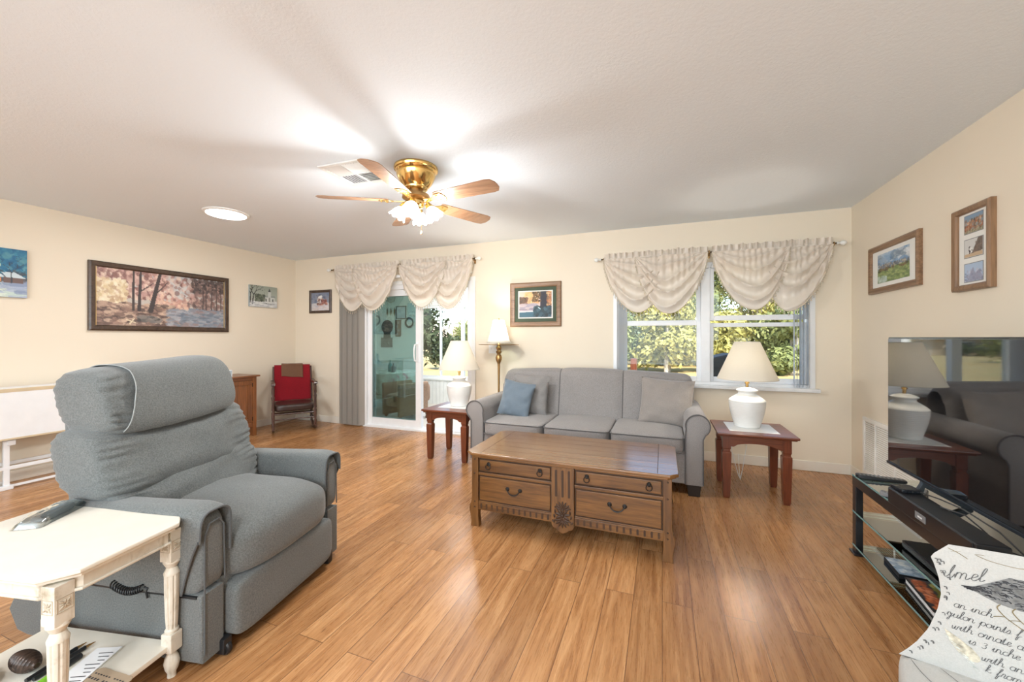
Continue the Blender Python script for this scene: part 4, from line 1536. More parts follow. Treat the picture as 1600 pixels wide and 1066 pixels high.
bm = nb(); box(bm, -.106, .106, -.126, .126, .005, .018); finish('page_block', bm, 'paper', o)

# ------------------------------------------------------------------ wall return grille
g = thing('return_grille', 'large white louvered return air grille low on the right wall', 'air grille', (X1, 3.80, .10))
bm = nb()
Lh, Hh = .40, .48
for a in ((-Lh, Lh, 0, .03), (-Lh, Lh, Hh - .03, Hh)):
    box(bm, -.014, 0, a[0], a[1], a[2], a[3], bev=.003)
for a in (-Lh, Lh - .03, -.09 + .0, .19):
    box(bm, -.0135, 0, a, a + (.03 if abs(a) > .3 else .012), .03, Hh - .03, bev=.003)
finish('frame', bm, 'grille', g)
bm = nb(); box(bm, -.002, 0, -Lh + .02, Lh - .02, .02, Hh - .02); finish('dark_back', bm, 'kraft', g)
for k in range(26):
    z = .036 + (Hh - .07) * k / 25
    bm = nb(); box(bm, -.0125, -.0005, -Lh + .028, Lh - .028, z - .001, z + .001, mat=rot('Y', -38, (-.006, 0, z)))
    finish('louver', bm, 'grille', g)

# ------------------------------------------------------------------ accent chair (bottom right corner)
# cursive strokes: each letter is polylines in an em of about 1 x 1 (x-height .5)
def arc(cx, cy, rx, ry, a0, a1, n=10):
    return [(cx + rx * math.cos(R(a0 + (a1 - a0) * k / n)), cy + ry * math.sin(R(a0 + (a1 - a0) * k / n))) for k in range(n + 1)]
LET = {
    'a': (.5, [arc(.25, .24, .2, .24, 40, 400, 14) + [(.44, .46), (.42, .1), (.5, 0), (.6, .12)]]),
    'b': (.42, [[(0, .1), (.16, .6), (.2, .95), (.1, .95), (.08, .1)] + arc(.22, .2, .16, .2, 200, 420, 10) + [(.5, .3)]]),
    'c': (.4, [arc(.24, .24, .2, .24, 50, 320, 12) + [(.5, .12)]]),
    'd': (.52, [arc(.25, .24, .2, .24, 40, 400, 14) + [(.5, 1.0), (.44, .1), (.55, .02), (.62, .12)]]),
    'e': (.4, [[(0, .12), (.22, .24), (.36, .36)] + arc(.24, .36, .12, .13, 0, 180, 6) + arc(.26, .2, .16, .2, 180, 330, 8) + [(.5, .14)]]),
    'f': (.35, [[(0, .1), (.2, .6), (.28, .95), (.18, .95), (.1, .1), (.06, -.4), (.16, -.38), (.2, .0), (.42, .12)]]),
    'h': (.5, [[(0, .1), (.16, .6), (.2, .95), (.1, .95), (.06, 0)], [(.07, .2)] + arc(.24, .3, .14, .18, 170, 0, 8) + [(.38, .08), (.46, 0), (.56, .12)]]),
    'i': (.28, [[(0, .12), (.14, .48), (.12, .1), (.2, 0), (.34, .14)], [(.15, .68), (.17, .70)]]),
    'k': (.45, [[(0, .1), (.16, .6), (.2, .95), (.1, .95), (.06, 0)], [(.34, .48), (.1, .24), (.34, .02), (.5, .12)]]),
    'l': (.3, [[(0, .1), (.18, .5), (.26, .9), (.16, .98), (.1, .6), (.12, .1), (.2, 0), (.36, .14)]]),
    'm': (.75, [[(.02, .1), (.08, .48), (.06, 0)], arc(.2, .28, .12, .2, 175, 0, 7) + [(.32, 0)], arc(.46, .28, .12, .2, 175, 0, 7) + [(.58, .1), (.66, 0), (.8, .14)]]),
    'n': (.5, [[(.02, .1), (.08, .48), (.06, 0)], arc(.22, .28, .14, .2, 175, 0, 8) + [(.36, .1), (.44, 0), (.58, .14)]]),
    'o': (.45, [arc(.23, .24, .19, .24, 80, 440, 14) + [(.42, .42), (.56, .38)]]),
    'p': (.48, [[(0, .1), (.12, .48), (.04, -.45)], [(.1, .3)] + arc(.27, .25, .17, .23, 170, -150, 12)]),
    'r': (.36, [[(0, .1), (.1, .5), (.26, .42), (.22, .1), (.3, 0), (.42, .14)]]),
    's': (.36, [[(0, .1), (.18, .5), (.28, .2), (.16, 0), (.04, .06)], [(.2, 0), (.42, .14)]]),
    't': (.3, [[(0, .1), (.16, .8), (.12, .1), (.2, 0), (.34, .14)], [(.0, .56), (.3, .6)]]),
    'u': (.5, [[(0, .12), (.1, .48), (.08, .12), (.2, 0), (.36, .1), (.4, .48), (.38, .1), (.46, 0), (.58, .14)]]),
    'w': (.62, [[(.02, .4), (.08, .06), (.2, 0), (.3, .44), (.3, .06), (.44, 0), (.52, .44), (.66, .38)]]),
    'y': (.5, [[(0, .12), (.1, .48), (.08, .16), (.2, .04), (.36, .14), (.4, .48), (.32, -.4), (.18, -.42), (.3, -.1), (.56, .14)]]),
    '3': (.4, [arc(.2, .55, .14, .14, 150, -80, 8) + arc(.2, .2, .17, .2, 80, -150, 9)]),
    'J': (.5, [[(.0, .15), (.1, .05), (.24, .3), (.34, .9), (.3, .98), (.22, .6), (.3, .1), (.42, .05), (.5, .35)]]),
}
def script(txt, x, y, em, slant=.28):
    out = []
    for ch in txt:
        if ch == ' ':
            x += .4 * em
            continue
        w_, st_ = LET[ch]
        for s_ in st_:
            out.append([(x + (px + slant * py) * em, y + py * em) for px, py in s_])
        x += w_ * em * 1.02
    return out
def smooth_line(p, n=4):
    if len(p) < 3:
        return p
    o = []
    for i in range(len(p) - 1):
        p0, p1, p2, p3 = p[max(i - 1, 0)], p[i], p[i + 1], p[min(i + 2, len(p) - 1)]
        for k in range(n):
            t = k / n
            o.append(tuple(.5 * (2 * p1[a] + (p2[a] - p0[a]) * t + (2 * p0[a] - 5 * p1[a] + 4 * p2[a] - p3[a]) * t * t + (3 * p1[a] - p0[a] - 3 * p2[a] + p3[a]) * t ** 3) for a in (0, 1)))
    o.append(p[-1])
    return o
def ribbon(bm, pts, w, surf):
    pts = smooth_line(pts)
    L = []
    for i, p in enumerate(pts):
        a, b = pts[max(i - 1, 0)], pts[min(i + 1, len(pts) - 1)]
        dx, dy = b[0] - a[0], b[1] - a[1]
        l_ = math.hypot(dx, dy) or 1e-9
        nx, ny = -dy / l_, dx / l_
        ww = w * (.55 + .45 * abs(dy / l_)) * (1 if 0 < i < len(pts) - 1 else .4)
        L.append((bm.verts.new(surf(p[0] + nx * ww, p[1] + ny * ww)), bm.verts.new(surf(p[0] - nx * ww, p[1] - ny * ww))))
    for (a, b), (c, d_) in zip(L, L[1:]):
        bm.faces.new((a, b, d_, c))
def patch(bm, pts, surf):
    bm.faces.new([bm.verts.new(surf(*p)) for p in pts])

def build_accent_chair():
    # local x runs along the back, y away from the sitter, front of the back at y=0
    t = thing('accent_chair', 'ivory slipper chair printed with script and a bird, low right corner', 'chair', (.556, 1.269, 0), math.atan2(-.329, .944))
    t.location = (.556 + .008 * .329, 1.269 + .008 * .944, 0)
    Wd = .62
    zs = .45
    outl = [(0, 0.0), (.016, .022), (.032, .048), (.052, .09), (.067, .143), (.073, .184), (.069, .221), (.060, .255), (.055, .275), (.058, .288), (.066, .296), (.085, .303)]
    def left(h):
        for (a0, h0), (a1, h1) in zip(outl, outl[1:]):
            if h <= h1:
                k = (h - h0) / (h1 - h0)
                return a0 + (a1 - a0) * k
        return outl[-1][0]
    def topz(a):
        e = min(a, Wd - a)
        if e <= .055:
            return .27
        s = min(1, (e - .055) / .03)
        return .275 + .028 * math.sin(s * PI / 2) + .018 * math.sin(PI * min(1, max(0, (a - .06) / (Wd - .12))))
    def front(u, v):
        h0 = v * .303
        a0 = left(h0)
        a = a0 + (Wd - 2 * a0) * u
        h = v * topz(max(.0551 + 1e-4, min(a, Wd - .0552))) if v > .9 else h0
        if v > .85:
            k = (v - .85) / .15
            h = h0 + k * (topz(max(.056, min(Wd - .056, a))) - .303)
        e = min(u, 1 - u)
        y = -.006 * (1 - math.exp(-e * (Wd) / .006)) * (1 - abs(2 * v - 1) ** 6)
        return a, h, y
    bm = nb()
    T = .06
    nu, nv = 40, 26
    f1 = grid(bm, nu, nv, lambda u, v: Vector((front(u, v)[0], front(u, v)[2], zs - .02 + front(u, v)[1] + .02)))
    f2 = grid(bm, nu, nv, lambda u, v: Vector((Wd / 2 + (front(u, v)[0] - Wd / 2) * .86, T - front(u, v)[2] * .6, zs + front(u, v)[1] * .90)))
    per1 = [f1[i][0] for i in range(nu)] + [f1[-1][j] for j in range(1, nv)] + [f1[i][-1] for i in range(nu - 2, -1, -1)] + [f1[0][j] for j in range(nv - 2, 0, -1)]
    per2 = [f2[i][0] for i in range(nu)] + [f2[-1][j] for j in range(1, nv)] + [f2[i][-1] for i in range(nu - 2, -1, -1)] + [f2[0][j] for j in range(nv - 2, 0, -1)]
    n = len(per1)
    for k in range(n):
        bm.faces.new((per1[k], per2[k], per2[(k + 1) % n], per1[(k + 1) % n]))
    bk = finish('backrest', bm, 'script_cloth', t, angle=50)
    def surf(a, h):
        a = min(max(a, left(max(0, min(h, .3))) + .001), Wd)
        u = (a - left(max(0, min(h, .303)))) / max(.01, Wd - 2 * left(max(0, min(h, .303))))
        e = min(u, 1 - u)
        y = -.006 * (1 - math.exp(-max(0, e) * Wd / .006)) * (1 - abs(2 * min(1, max(0, h / .303)) - 1) ** 6)
        return Vector((a, y - .0012, zs + h))
    bm = nb()
    def w_(txt, x, y, em, wd, sl=0):
        for s_ in script(txt, x, y, em):
            ribbon(bm, [(q[0], q[1] + sl * (q[0] - x)) for q in s_], wd, surf)
    w_('Jmel', .076, .228, .031, .0008, .2)
    w_('an inch', .091, .164, .019, .0006)
    w_('yulon points f', .080, .139, .019, .0006)
    w_('with ornate a', .088, .112, .019, .0006)
    w_('is 3 inche', .114, .088, .019, .0006)
    w_('with an', .134, .060, .019, .0006)
    w_('k from', .140, .036, .019, .0006)
    finish('lettering', bm, 'script_ink', bk, angle=80)
    bm = nb()
    for s_ in ([(.083, .298), (.10, .292), (.115, .283)], [(.125, .297), (.15, .290), (.19, .289), (.20, .296), (.16, .300), (.126, .298)],
               [(.088, .292), (.104, .297)]):
        ribbon(bm, s_, .001, surf)
    # bird feet
    for dx in (0, .022):
        ribbon(bm, [(.163 + dx, .200), (.158 + dx, .190), (.168 + dx, .176), (.178 + dx, .168), (.198 + dx, .155)], .0011, surf)
        ribbon(bm, [(.170 + dx, .175), (.160 + dx, .172), (.152 + dx, .168)], .0009, surf)
    finish('print', bm, 'sepia_ink', bk, angle=80)
    # bird body as many feather strokes
    bm = nb()
    M['bird_wash'] = plain('grey_bird_wash', (.16, .16, .155), .9, var=.4, scale=70)
    ws = lambda a, h: surf(a, h) + Vector((0, .0006, 0))
    patch(bm, [(.104, .2185), (.125, .2135), (.140, .207), (.158, .2), (.185, .197), (.24, .198), (.28, .208), (.34, .222), (.34, .230), (.28, .25), (.24, .261), (.2, .266), (.175, .263), (.158, .250), (.142, .238), (.125, .225)], ws)
    finish('bird_shape', bm, 'bird_wash', bk, angle=80)
    bm = nb()
    rr = random.Random(4)
    for k in range(200):
        s = rr.random()
        x = .108 + .19 * s
        up = .219 + .044 * min(1, s * 2.9) ** 1.4 - .03 * max(0, s - .7) / .3
        dn = .215 - .016 * min(1, s * 2.4) + .02 * max(0, s - .7) / .3
        y = dn + (up - dn) * rr.random()
        L = .006 + .014 * s
        ribbon(bm, [(x, y), (x + L * .6, y + .002), (x + L, y + .001 * rr.uniform(-2, 2))], .0007 + .0009 * rr.random(), surf)
    ribbon(bm, [(.104, .2185), (.125, .2215), (.150, .2185)], .0022, surf)
    finish('bird_print', bm, 'ink', bk, angle=80, label='dark bird printed on the cloth')
    M['egg_ink'] = plain('pale_sepia_wash', (.46, .42, .33), .9, var=.45, scale=90)
    M['egg_light'] = plain('grey_wash', (.56, .58, .54), .9, var=.35, scale=120)
    bm = nb()
    patch(bm, [(.077, .106), (.088, .1), (.102, .092), (.120, .08), (.132, .066), (.134, .056), (.128, .05), (.118, .049), (.1, .06), (.086, .08)], surf)
    finish('egg_print', bm, 'egg_ink', bk, angle=80)
    bm = nb()
    for k in range(60):
        s = rr.random(); q = rr.random()
        x = .078 + .05 * s; y = .094 - .055 * s + .006 * q * (1 - s) - .012 * q
        ribbon(bm, [(x, y), (x + .006, y - .003)], .0012, surf)
    finish('egg_speckle', bm, 'egg_light', bk, angle=80)
    bm = nb()
    for k in range(26):
        h = .01 + .28 * rr.random()
        x = left(h) + .004 + .012 * rr.random() ** 2
        ribbon(bm, [(x, h), (x + .004, h + .002), (x + .005, h - .004)], .0012 * rr.uniform(.5, 1.4), surf)
    ribbon(bm, [(.006, .0), (.024, .002), (.05, .001), (.13, .002), (.3, .001)], .0012, surf)
    finish('edge_print', bm, 'script_ink', bk, angle=80)
    # seat and legs
    bm = nb()
    def dz(p, q):
        if p.z > 0:
            q.z += .012 * (1 - p.x ** 2) * (1 - p.y ** 2)
        return q
    cushion(bm, -.002, Wd + .002, -.52, .06, .26, zs + .004, n=12, cuts=16, disp=dz)
    se = finish('seat', bm, 'script_cloth', t, angle=60)
    bm = nb()
    ys = lambda a, b: Vector((a, b, zs + .0095))
    for s_ in ([(.02, -.02), (.035, -.06), (.06, -.10)], [(.07, -.012), (.10, -.05), (.115, -.09)], [(.13, -.02), (.16, -.06)]):
        ribbon(bm, s_, .0009, ys)
    finish('print', bm, 'script_ink', se, angle=80)
    for x in (.05, Wd - .05):
        for y in (-.46, .02):
            bm = nb()
            lathe(bm, [(0, 0), (.014, 0), (.024, .27), (0, .27)], 14, c=(x, y, 0))
            finish('leg', bm, 'dark_leg', t)
build_accent_chair()

# ------------------------------------------------------------------ pictures
def hang(name, label, cat, wall, a, z, group=None):
    """root with local -y facing the room; wall in 'back','left','right'; a = coordinate along the wall"""
    loc, rz = {'back': ((a, YB, z), 0), 'left': ((X0, a, z), R(90)), 'right': ((X1, a, z), R(-90))}[wall]
    return thing(name, label, cat, loc, rz, group)
AUT = [(196, 160, 150), (178, 140, 132), (150, 112, 105), (214, 182, 168), (128, 92, 88), (225, 200, 182)]
def forest():
    c = Canvas(220, 96, (176, 176, 178), (205, 190, 172), 7)
    c.poly([(0, .62), (1, .62), (1, 1), (0, 1)], (160, 138, 128))
    c.poly([(.42, .70), (.60, .62), (1, .62), (1, 1), (.75, 1), (.62, .85)], (128, 138, 150))
    c.dabs(900, 0, .55, .0, .5, .035, AUT, .75)
    c.dabs(350, 0, .2, .2, .62, .03, [(226, 210, 178), (212, 190, 150), (190, 160, 130), (235, 225, 200)], .7)
    c.dabs(500, .62, 1, .05, .62, .03, [(120, 96, 92), (150, 120, 112), (96, 80, 78), (170, 140, 130)], .65)
    c.dabs(260, .38, .66, .42, .66, .03, [(214, 178, 160), (196, 150, 138), (228, 196, 170)], .7)
    c.poly([(.51, .08), (.60, .06), (.68, .16), (.66, .42), (.58, .46), (.53, .3)], (200, 204, 204), .75)
    c.dabs(110, .47, .72, .04, .5, .035, AUT + [(200, 204, 204), (208, 206, 200)], .6)
    c.dabs(600, 0, .55, .6, .98, .025, [(150, 122, 110), (118, 96, 88), (178, 150, 132), (92, 76, 72), (200, 172, 150)], .7, 2.4)
    c.dabs(400, .5, 1, .66, 1, .02, [(140, 148, 158), (112, 122, 134), (170, 170, 176), (150, 130, 128)], .6, 3)
    dk = (70, 62, 62)
    for x, l, w0 in ((.245, 0, .024), (.285, .01, .03), (.37, .06, .045)):
        c.line(x, .70, x + l * 1.2, .0, w0, w0 * .6, dk)
    c.line(.30, .36, .39, .2, .012, .006, dk); c.line(.42, .36, .50, .16, .014, .006, dk)
    for x in (.80, .83, .88, .93, .97):
        c.line(x, .62, x, .12, .014, .006, (92, 78, 76))
    c.dabs(260, .7, 1, .02, .3, .022, [(84, 74, 72), (110, 92, 88), (60, 54, 54)], .7)
    c.dabs(30, .28, .44, .82, .9, .03, [(110, 106, 104), (130, 122, 116), (84, 80, 78)], .9, 2.2)
    c.line(.22, .95, .25, .86, .012, .008, (225, 210, 180)); c.line(.2, .88, .26, .93, .01, .008, (225, 210, 180))
    return c
p = hang('framed_painting', 'wide framed autumn forest painting on the left wall', 'painting', 'left', 2.765, 1.672)
frame_bars(p, 1.33, .695, .055, .035, 'frame_dark', None)
bm = nb()
for a in ((-.62, .62, .300, .31), (-.62, .62, -.31, -.300), (-.62, -.608, -.31, .31), (.608, .62, -.31, .31)):
    box(bm, a[0], a[1], -.022, -.004, a[2], a[3])
finish('gilt_lip', bm, 'gilt', p)
pc = picture('canvas_picture', forest(), (1.22, .605), 'paint', p); pc.location = (0, -.012, 0)

def church():
    c = Canvas(80, 56, (150, 158, 146), (190, 194, 184), 3)
    c.poly([(0, .72), (1, .68), (1, 1), (0, 1)], (214, 216, 214))
    c.dabs(120, .2, .52, .42, .7, .05, [(90, 100, 84), (70, 78, 68), (120, 126, 112)], .8)
    c.poly([(.55, .5), (.9, .5), (.9, .74), (.55, .74)], (205, 208, 204)); c.poly([(.52, .52), (.62, .42), (.92, .42), (.95, .52)], (150, 156, 152))
    c.poly([(.66, .25), (.76, .25), (.77, .72), (.65, .72)], (196, 200, 196)); c.poly([(.66, .25), (.71, .08), (.76, .25)], (70, 76, 78))
    for x in (.58, .84):
        c.line(x, .6, x, .7, .025, .025, (50, 54, 54))
    c.line(.71, .55, .71, .7, .03, .03, (130, 130, 120))
    c.tree(.1, .86, .42, (40, 40, 42), .12, .035, 5); c.tree(.02, .8, .4, (44, 44, 44), .05, .03, 4)
    c.dabs(60, 0, 1, .76, .98, .03, [(226, 228, 226), (196, 198, 200), (180, 182, 186)], .6, 3)
    c.line(.5, .8, .9, .84, .012, .008, (90, 96, 92))
    return c
p = hang('canvas_painting', 'small unframed snowy church canvas on the left wall near the corner', 'painting', 'left', 3.91, 1.83)
bm = nb(); box(bm, -.205, .205, -.022, 0, -.15, .15, bev=.002); finish('stretched_canvas', bm, 'canvas_edge', p)
pc = picture('canvas_picture', church(), (.408, .298), 'paint', p); pc.location = (0, -.0225, 0)

def village():
    c = Canvas(90, 84, (24, 92, 132), (70, 130, 150), 12)
    c.dabs(300, 0, 1, 0, .55, .05, [(30, 96, 136), (60, 132, 156), (20, 78, 116), (96, 150, 160)], .5)
    c.dabs(40, .4, .62, .18, .36, .05, [(180, 210, 200), (220, 230, 210), (120, 170, 180)], .8)
    c.poly([(0, .68), (1, .66), (1, 1), (0, 1)], (176, 196, 200))
    c.dabs(300, 0, 1, .68, 1, .05, [(196, 214, 206), (160, 172, 196), (216, 226, 206), (130, 146, 176)], .7, 3)
    c.dabs(120, .3, 1, .45, .66, .03, [(60, 74, 86), (96, 92, 96), (52, 84, 104)], .6)
    c.poly([(.45, .58), (.68, .58), (.68, .7), (.45, .7)], (120, 84, 70)); c.poly([(.40, .58), (.56, .44), (.74, .6)], (200, 214, 220))
    c.poly([(.7, .58), (.95, .58), (.95, .7), (.7, .7)], (110, 90, 86)); c.poly([(.68, .5), (.84, .48), (1, .6), (.74, .6)], (196, 210, 216))
    c.line(.64, .62, .64, .66, .03, .03, (226, 170, 110)); c.line(.55, .62, .55, .66, .02, .02, (170, 90, 60))
    c.line(.6, .45, .605, .12, .04, .006, (36, 56, 70)); c.tree(.8, .7, .2, (60, 66, 74), 0, .012, 4)
    c.tree(.3, .7, .22, (50, 60, 70), 0, .012, 4)
    return c
p = hang('canvas_painting', 'blue winter village canvas at the left edge of the left wall', 'painting', 'left', 1.475, 1.81)
bm = nb(); box(bm, -.225, .225, -.028, 0, -.21, .21, bev=.002); finish('stretched_canvas', bm, 'canvas_edge', p)
pc = picture('canvas_picture', village(), (.448, .418), 'paint', p); pc.location = (0, -.0285, 0)

def winter():
    c = Canvas(56, 48, (120, 130, 150), (150, 150, 160), 9)
    c.poly([(0, .6), (1, .56), (1, 1), (0, 1)], (196, 194, 196))
    c.dabs(80, 0, 1, .1, .6, .06, [(110, 122, 146), (140, 146, 160), (96, 104, 124)], .6)
    c.dabs(60, .35, .6, .25, .75, .05, [(130, 90, 80), (90, 60, 56), (180, 140, 120), (214, 208, 204)], .85)
    c.dabs(60, .55, .85, .4, .7, .05, [(160, 110, 104), (196, 150, 130), (120, 76, 72)], .85)
    c.dabs(16, .42, .56, .2, .3, .05, [(226, 224, 222)], .9)
    c.dabs(60, 0, 1, .72, 1, .04, [(206, 190, 184), (214, 210, 210), (180, 176, 186)], .6, 3)
    return c
p = hang('framed_picture', 'small dark-framed winter picture on the back wall by the corner', 'picture', 'back', -4.765, 1.79)
frame_bars(p, .43, .345, .04, .022, 'frame_dark', None)
pc = picture('print', winter(), (.36, .275), 'paint', p); pc.location = (0, -.008, 0)

def dawn():
    c = Canvas(110, 88, (226, 200, 180), (214, 190, 190), 21)
    c.dabs(200, .2, .55, .05, .55, .07, [(236, 206, 150), (230, 190, 130), (222, 200, 170), (210, 160, 110)], .6)
    c.dabs(120, .02, .24, .25, .5, .05, [(120, 90, 70), (150, 110, 90), (90, 76, 66)], .7)
    c.dabs(60, .0, .5, .5, .7, .05, [(190, 176, 186), (206, 190, 190), (170, 160, 176)], .7, 3)
    c.poly([(0, .8), (.6, .78), (1, .75), (1, 1), (0, 1)], (66, 104, 122)); c.line(.0, .78, .5, .76, .02, .02, (224, 226, 226))
    c.line(.0, .69, .48, .67, .012, .008, (120, 110, 124))
    dk = (36, 36, 48)
    c.line(.70, .95, .70, 0, .055, .05, dk); c.line(.8, .95, .79, 0, .09, .075, dk); c.line(.87, .9, .87, 0, .03, .03, (60, 50, 54))
    c.dabs(130, .42, .66, .0, .4, .03, [(90, 70, 44), (60, 54, 40), (140, 100, 60)], .7)
    c.dabs(110, .86, 1, .0, .55, .03, [(180, 110, 70), (120, 90, 60), (214, 180, 130)], .7)
    c.dabs(120, .48, 1, .6, .95, .06, [(40, 66, 76), (56, 84, 96), (34, 50, 58)], .8)
    c.line(.6, .62, .66, .68, .02, .012, (190, 214, 220))
    return c
p = hang('framed_picture', 'oak-framed sunrise lake print with green mat above the floor lamp side', 'picture', 'back', -1.405, 1.645)
frame_bars(p, .63, .525, .058, .028, 'frame_oak', None)
bm = nb(); box(bm, -.27, .27, -.010, -.004, -.21, .21); finish('mat_board', bm, 'mat_green', p)
bm = nb(); box(bm, -.215, .215, -.0125, -.010, -.165, .165); finish('mat_inner', bm, 'mat_white', p)
pc = picture('print', dawn(), (.40, .305), 'paint', p); pc.location = (0, -.0135, 0)

def meadow():
    c = Canvas(90, 60, (70, 120, 170), (150, 180, 200), 31)
    c.dabs(160, 0, 1, .0, .45, .08, [(210, 218, 224), (150, 178, 204), (84, 130, 178), (228, 230, 230), (110, 130, 150)], .55, 2)
    c.dabs(120, 0, 1, .4, .56, .04, [(110, 110, 116), (150, 140, 130), (90, 100, 110), (190, 180, 160)], .7)
    c.poly([(0, .56), (1, .5), (1, 1), (0, 1)], (130, 150, 90))
    c.dabs(400, 0, 1, .58, 1, .03, [(140, 160, 96), (110, 134, 78), (166, 176, 120), (96, 116, 76)], .6, 2)
    c.dabs(40, 0, 1, .52, .6, .03, [(70, 76, 56), (120, 100, 70)], .8, 2)
    c.dabs(40, .02, .3, .8, 1, .05, [(170, 190, 180), (190, 206, 200)], .6)
    return c
p = hang('framed_picture', 'oak-framed mountain meadow photo with white mat on the right wall', 'picture', 'right', 3.735, 1.79)
frame_bars(p, .68, .375, .045, .028, 'frame_oak', None)
bm = nb(); box(bm, -.30, .30, -.010, -.004, -.145, .145); finish('mat_board', bm, 'mat_white', p)
pc = picture('print', meadow(), (.43, .225), 'print', p); pc.location = (0, -.011, 0)
p = hang('triple_frame', 'tall oak frame holding three stacked photos on the right wall', 'picture frame', 'right', 2.925, 1.748)
frame_bars(p, .29, .467, .034, .032, 'frame_oak_z', None)
bm = nb(); box(bm, -.115, .115, -.010, -.004, -.205, .205); finish('mat_board', bm, 'mat_white', p)
for k in range(3):
    c = Canvas(52, 34, (120, 150, 180), (150, 140, 120), 40 + k)
    if k == 0:
        c.dabs(140, 0, 1, .25, .9, .07, [(130, 96, 76), (176, 130, 96), (90, 76, 60), (206, 170, 140), (160, 90, 60)], .7)
        c.dabs(60, 0, 1, .85, 1, .05, [(120, 124, 96), (170, 160, 140)], .7)
    elif k == 1:
        c.a[:] = (206, 206, 204); c.poly([(.5, .6), (.75, .0), (1, .0), (1, .75), (.4, .8)], (110, 96, 88)); c.dabs(40, .5, 1, .2, .75, .05, [(90, 80, 74), (130, 112, 100)], .6)
        c.dabs(20, .25, .42, .45, .8, .06, [(236, 236, 232), (60, 56, 56)], .9); c.poly([(0, .82), (1, .76), (1, 1), (0, 1)], (196, 170, 140))
    else:
        c.a[:] = (170, 190, 214); c.dabs(60, 0, 1, .4, 1, .08, [(170, 170, 190), (196, 196, 210), (120, 124, 150)], .6); c.poly([(.2, .85), (.48, .2), (.6, .6), (.8, .4), (1, .8), (1, 1), (.1, 1)], (140, 140, 164), .7)
    pc = picture('photo', c, (.135, .098), 'print', p); pc.location = (-.008 + .01, -.0115, .135 - k * .135)
    bm = nb(); box(bm, -.0715 + .002, .0715 + .002, -.0112, -.0104, .135 - k * .135 - .053, .135 - k * .135 + .053); finish('bevel_line', bm, 'grey_plastic', p)
# switch plate and outlet
o = thing('switch_plate', 'white light switch plate behind the floor lamp', 'switch', (-1.955, YB, 1.115))
bm = nb(); box(bm, -.058, .058, -.006, 0, -.058, .058, bev=.003); finish('plate', bm, 'white_paint', o)
for x in (-.023, .023):
    bm = nb(); box(bm, x - .006, x + .006, -.014, -.006, -.012, .012, bev=.002); finish('toggle', bm, 'white_paint', o)
o = thing('wall_outlet', 'white wall outlet with plugged adapters above the sofa arm', 'outlet', (-1.745, YB, .605))
bm = nb(); box(bm, -.036, .036, -.006, 0, -.058, .058, bev=.003); finish('plate', bm, 'white_paint', o)
bm = nb(); box(bm, -.026, .03, -.045, -.006, .004, .046, bev=.005); finish('adapter', bm, 'white_paint', o)
bm = nb(); box(bm, -.026, .03, -.040, -.006, -.046, -.004, bev=.005); finish('adapter', bm, 'white_paint', o)

# ------------------------------------------------------------------ floor lamp behind the sofa
f = thing('floor_lamp', 'brass-brown floor lamp with lit white shade and glass tray behind the sofa', 'lamp', (-1.785, 4.22, 0))
bm = nb(); lathe(bm, [(0, 0), (.14, 0), (.142, .012), (.12, .022), (.06, .035), (.03, .06), (.02, .09), (0, .09)], 40); finish('base', bm, 'brass_old', f)
bm = nb(); lathe(bm, [(0, .08), (.011, .08), (.0115, .45), (.013, .80), (.016, .93), (.018, .955), (0, .955)], 20); finish('pole', bm, 'brass_old', f)
bm = nb(); lathe(bm, [(0, .95), (.018, .95), (.024, .965), (.034, .99), (.038, 1.02), (.03, 1.045), (.02, 1.06), (.032, 1.075), (.034, 1.09), (.022, 1.105), (.03, 1.12), (.034, 1.135), (.022, 1.15), (.016, 1.165), (0, 1.165)], 28); finish('turned_column', bm, 'brass_old', f)
bm = nb(); lathe(bm, [(0, 1.165), (.23, 1.168), (.234, 1.172), (.23, 1.177), (0, 1.174)], 48); finish('tray', bm, 'shelf_glass', f)
bm = nb(); tube(bm, [(.232 * math.cos(k * PI / 24), .232 * math.sin(k * PI / 24), 1.172) for k in range(48)], .004, 6, closed=True); finish('tray_rim', bm, 'brass_old', f)
bm = nb()
pr = []
for k in range(15):
    s = k / 14
    pr.append((.148 - .082 * s ** .62, 1.19 + .265 * s))
lathe(bm, pr, 48, caps=False)
finish('lamp_shade', bm, 'shade', f, angle=70)
bm = nb(); lathe(bm, [(0, 1.17), (.014, 1.17), (.014, 1.24), (.006, 1.25), (.006, 1.26)], 16); tube(bm, [(.0, 0, 1.25), (.05, 0, 1.28), (.05, 0, 1.40), (0, 0, 1.46), (-.05, 0, 1.40), (-.05, 0, 1.28), (0, 0, 1.25)], .0016, 5)
lathe(bm, [(0, 1.455), (.004, 1.457), (.008, 1.468), (.004, 1.48), (0, 1.483)], 12); finish('harp', bm, 'brass', f)
bm = nb(); lathe(bm, [(0, 1.25), (.013, 1.255), (.028, 1.30), (.024, 1.33), (0, 1.345)], 18); finish('bulb', bm, 'bulb', f)
light('floor_lamp_light', 'POINT', (-1.785, 4.22, 1.365), 11, (1, .88, .72), shadow_soft_size=.03)

